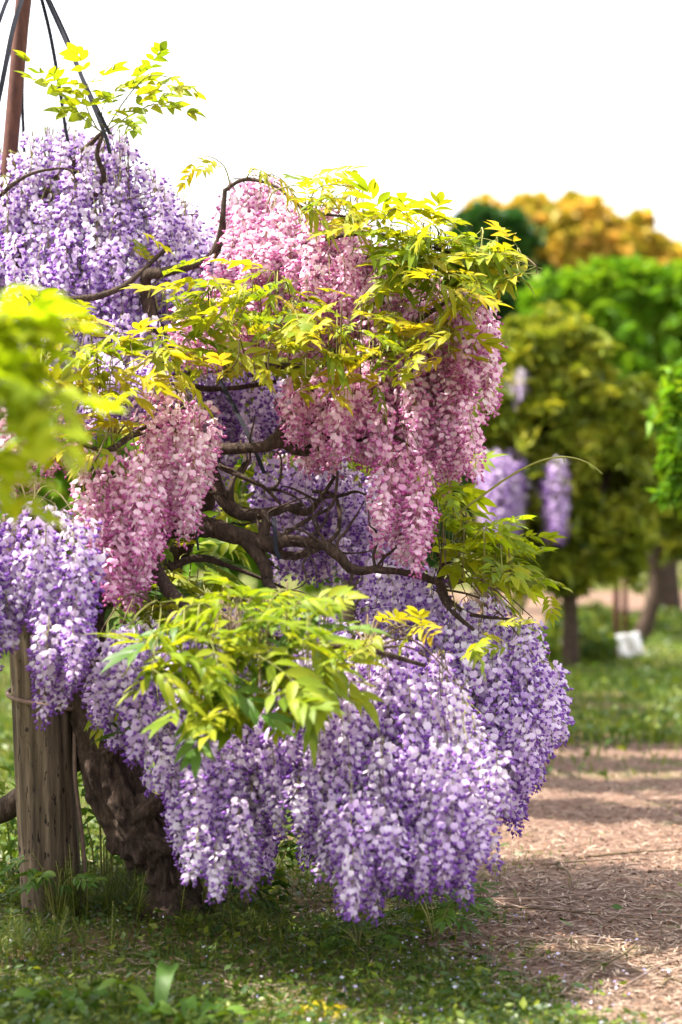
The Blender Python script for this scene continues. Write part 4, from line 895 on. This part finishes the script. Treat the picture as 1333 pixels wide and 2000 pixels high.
horsetail(G(430, 1830), 8, 4, 'sparse horsetail stems right of the trunk base', .14)

def dock(c, seed, n, L, label, upright=.5):
    root = empty('dock_plant', c, label, 'plant', 'broad-leaved plants in the grass'); R_ = random.Random(seed)
    for k in range(n):
        a = k * 6.28 / n + R_.gauss(0, .25); l = L * R_.uniform(.65, 1.15); mb = MB(); o = Vector((math.cos(a), math.sin(a), 0)); s = Vector((-o.y, o.x, 0)); up = upright * R_.uniform(.5, 1.4); st = 9
        for i in range(st):
            t = i / (st - 1); cc = c + o * l * (t * (1 - .15 * up)) + Vector((0, 0, l * (up * t - .75 * up * t * t) * 1.4)); w = l * .12 * (math.sin(math.pi * (t * .96 + .04)) ** .8); wv = .012 * math.sin(t * 11 + k)
            mb.v += [cc + s * w + Vector((0, 0, w * .35 + wv)), cc, cc - s * w + Vector((0, 0, w * .35 - wv))]
        for i in range(st - 1):
            q = i * 3; mb.face((q, q + 3, q + 4, q + 1), 0, .4); mb.face((q + 1, q + 4, q + 5, q + 2), 0, .5)
        link('leaf', mb.mesh('dock_leaf', [M['leaf_green']]), root)
dock(G(375, 2000), 1, 9, .21, 'broad-leaved green plant growing in the shaded foreground weeds', .6)
dock(G(310, 1985), 2, 4, .24, 'tall pointed leaves standing beside the broad-leaved plant', 1.0)
dock(G(130, 1975), 3, 5, .20, 'dark long-leaved plant in the shade in front of the horsetail', .8)
dock(G(1225, 1975), 4, 6, .09, 'small flat rosette lying on the straw path', .15)

def twig(pts, r, label, mat='twig'):
    q = [G(a, b) + Vector((0, 0, .008 + r + h)) for a, b, h in pts]; c = crom([tuple(p) for p in q], 5); mb = MB()
    mb.tube([Vector(p) for p in c], [r * (1.1 - .6 * i / len(c)) for i in range(len(c))], 6, 0, .5, True, .15, 60)
    tag(link('twig', mb.mesh('fallen_twig', [M[mat]])), label, 'twig', 'fallen twigs on the path')
twig([(1180, 1945, 0), (1240, 1920, .01), (1290, 1895, .01), (1345, 1875, 0)], .004, 'pale straight twig slanting up towards the path edge', 'hose')
twig([(1120, 1935, 0), (1160, 1900, .01), (1215, 1880, .02), (1245, 1860, .03), (1235, 1840, .04), (1220, 1828, .02)], .005, 'brown curved twig with a hooked end on the straw path')
twig([(960, 1782, 0), (1080, 1792, .01), (1200, 1802, .005), (1345, 1806, 0)], .004, 'very long thin brown twig lying across the path')
twig([(870, 1775, 0), (990, 1772, .01), (1080, 1768, .01), (1180, 1750, .01), (1240, 1735, 0)], .004, 'long bent twig across the middle of the path', 'hose')
twig([(1090, 1690, 0), (1110, 1720, .03), (1120, 1740, 0)], .006, 'short thick twig pointing along the path')
twig([(1130, 1672, 0), (1220, 1668, .01), (1320, 1660, 0)], .006, 'straight dark twig lying far across the path')
twig([(1060, 1685, 0), (1160, 1682, .01), (1270, 1676, 0)], .005, 'thin straight twig just below the dark one', 'hose')
twig([(840, 1838, 0), (890, 1822, .02), (935, 1802, .02)], .004, 'pale stick leaning in the sprout by the path', 'hose')
twig([(640, 1935, 0), (720, 1915, .01), (830, 1905, .01), (930, 1903, 0)], .0035, 'thin reddish twig lying in the petal-strewn weeds')
twig([(640, 1780, 0), (690, 1785, .02), (760, 1800, 0)], .005, 'dark twig under the tip of the flower curtain')
twig([(395, 1830, 0), (420, 1790, .03), (445, 1770, .03)], .004, 'dry stick standing against the trunk base')
twig([(1290, 1930, 0), (1310, 1920, .01), (1340, 1925, 0)], .006, 'short dark stick near the pale twig')
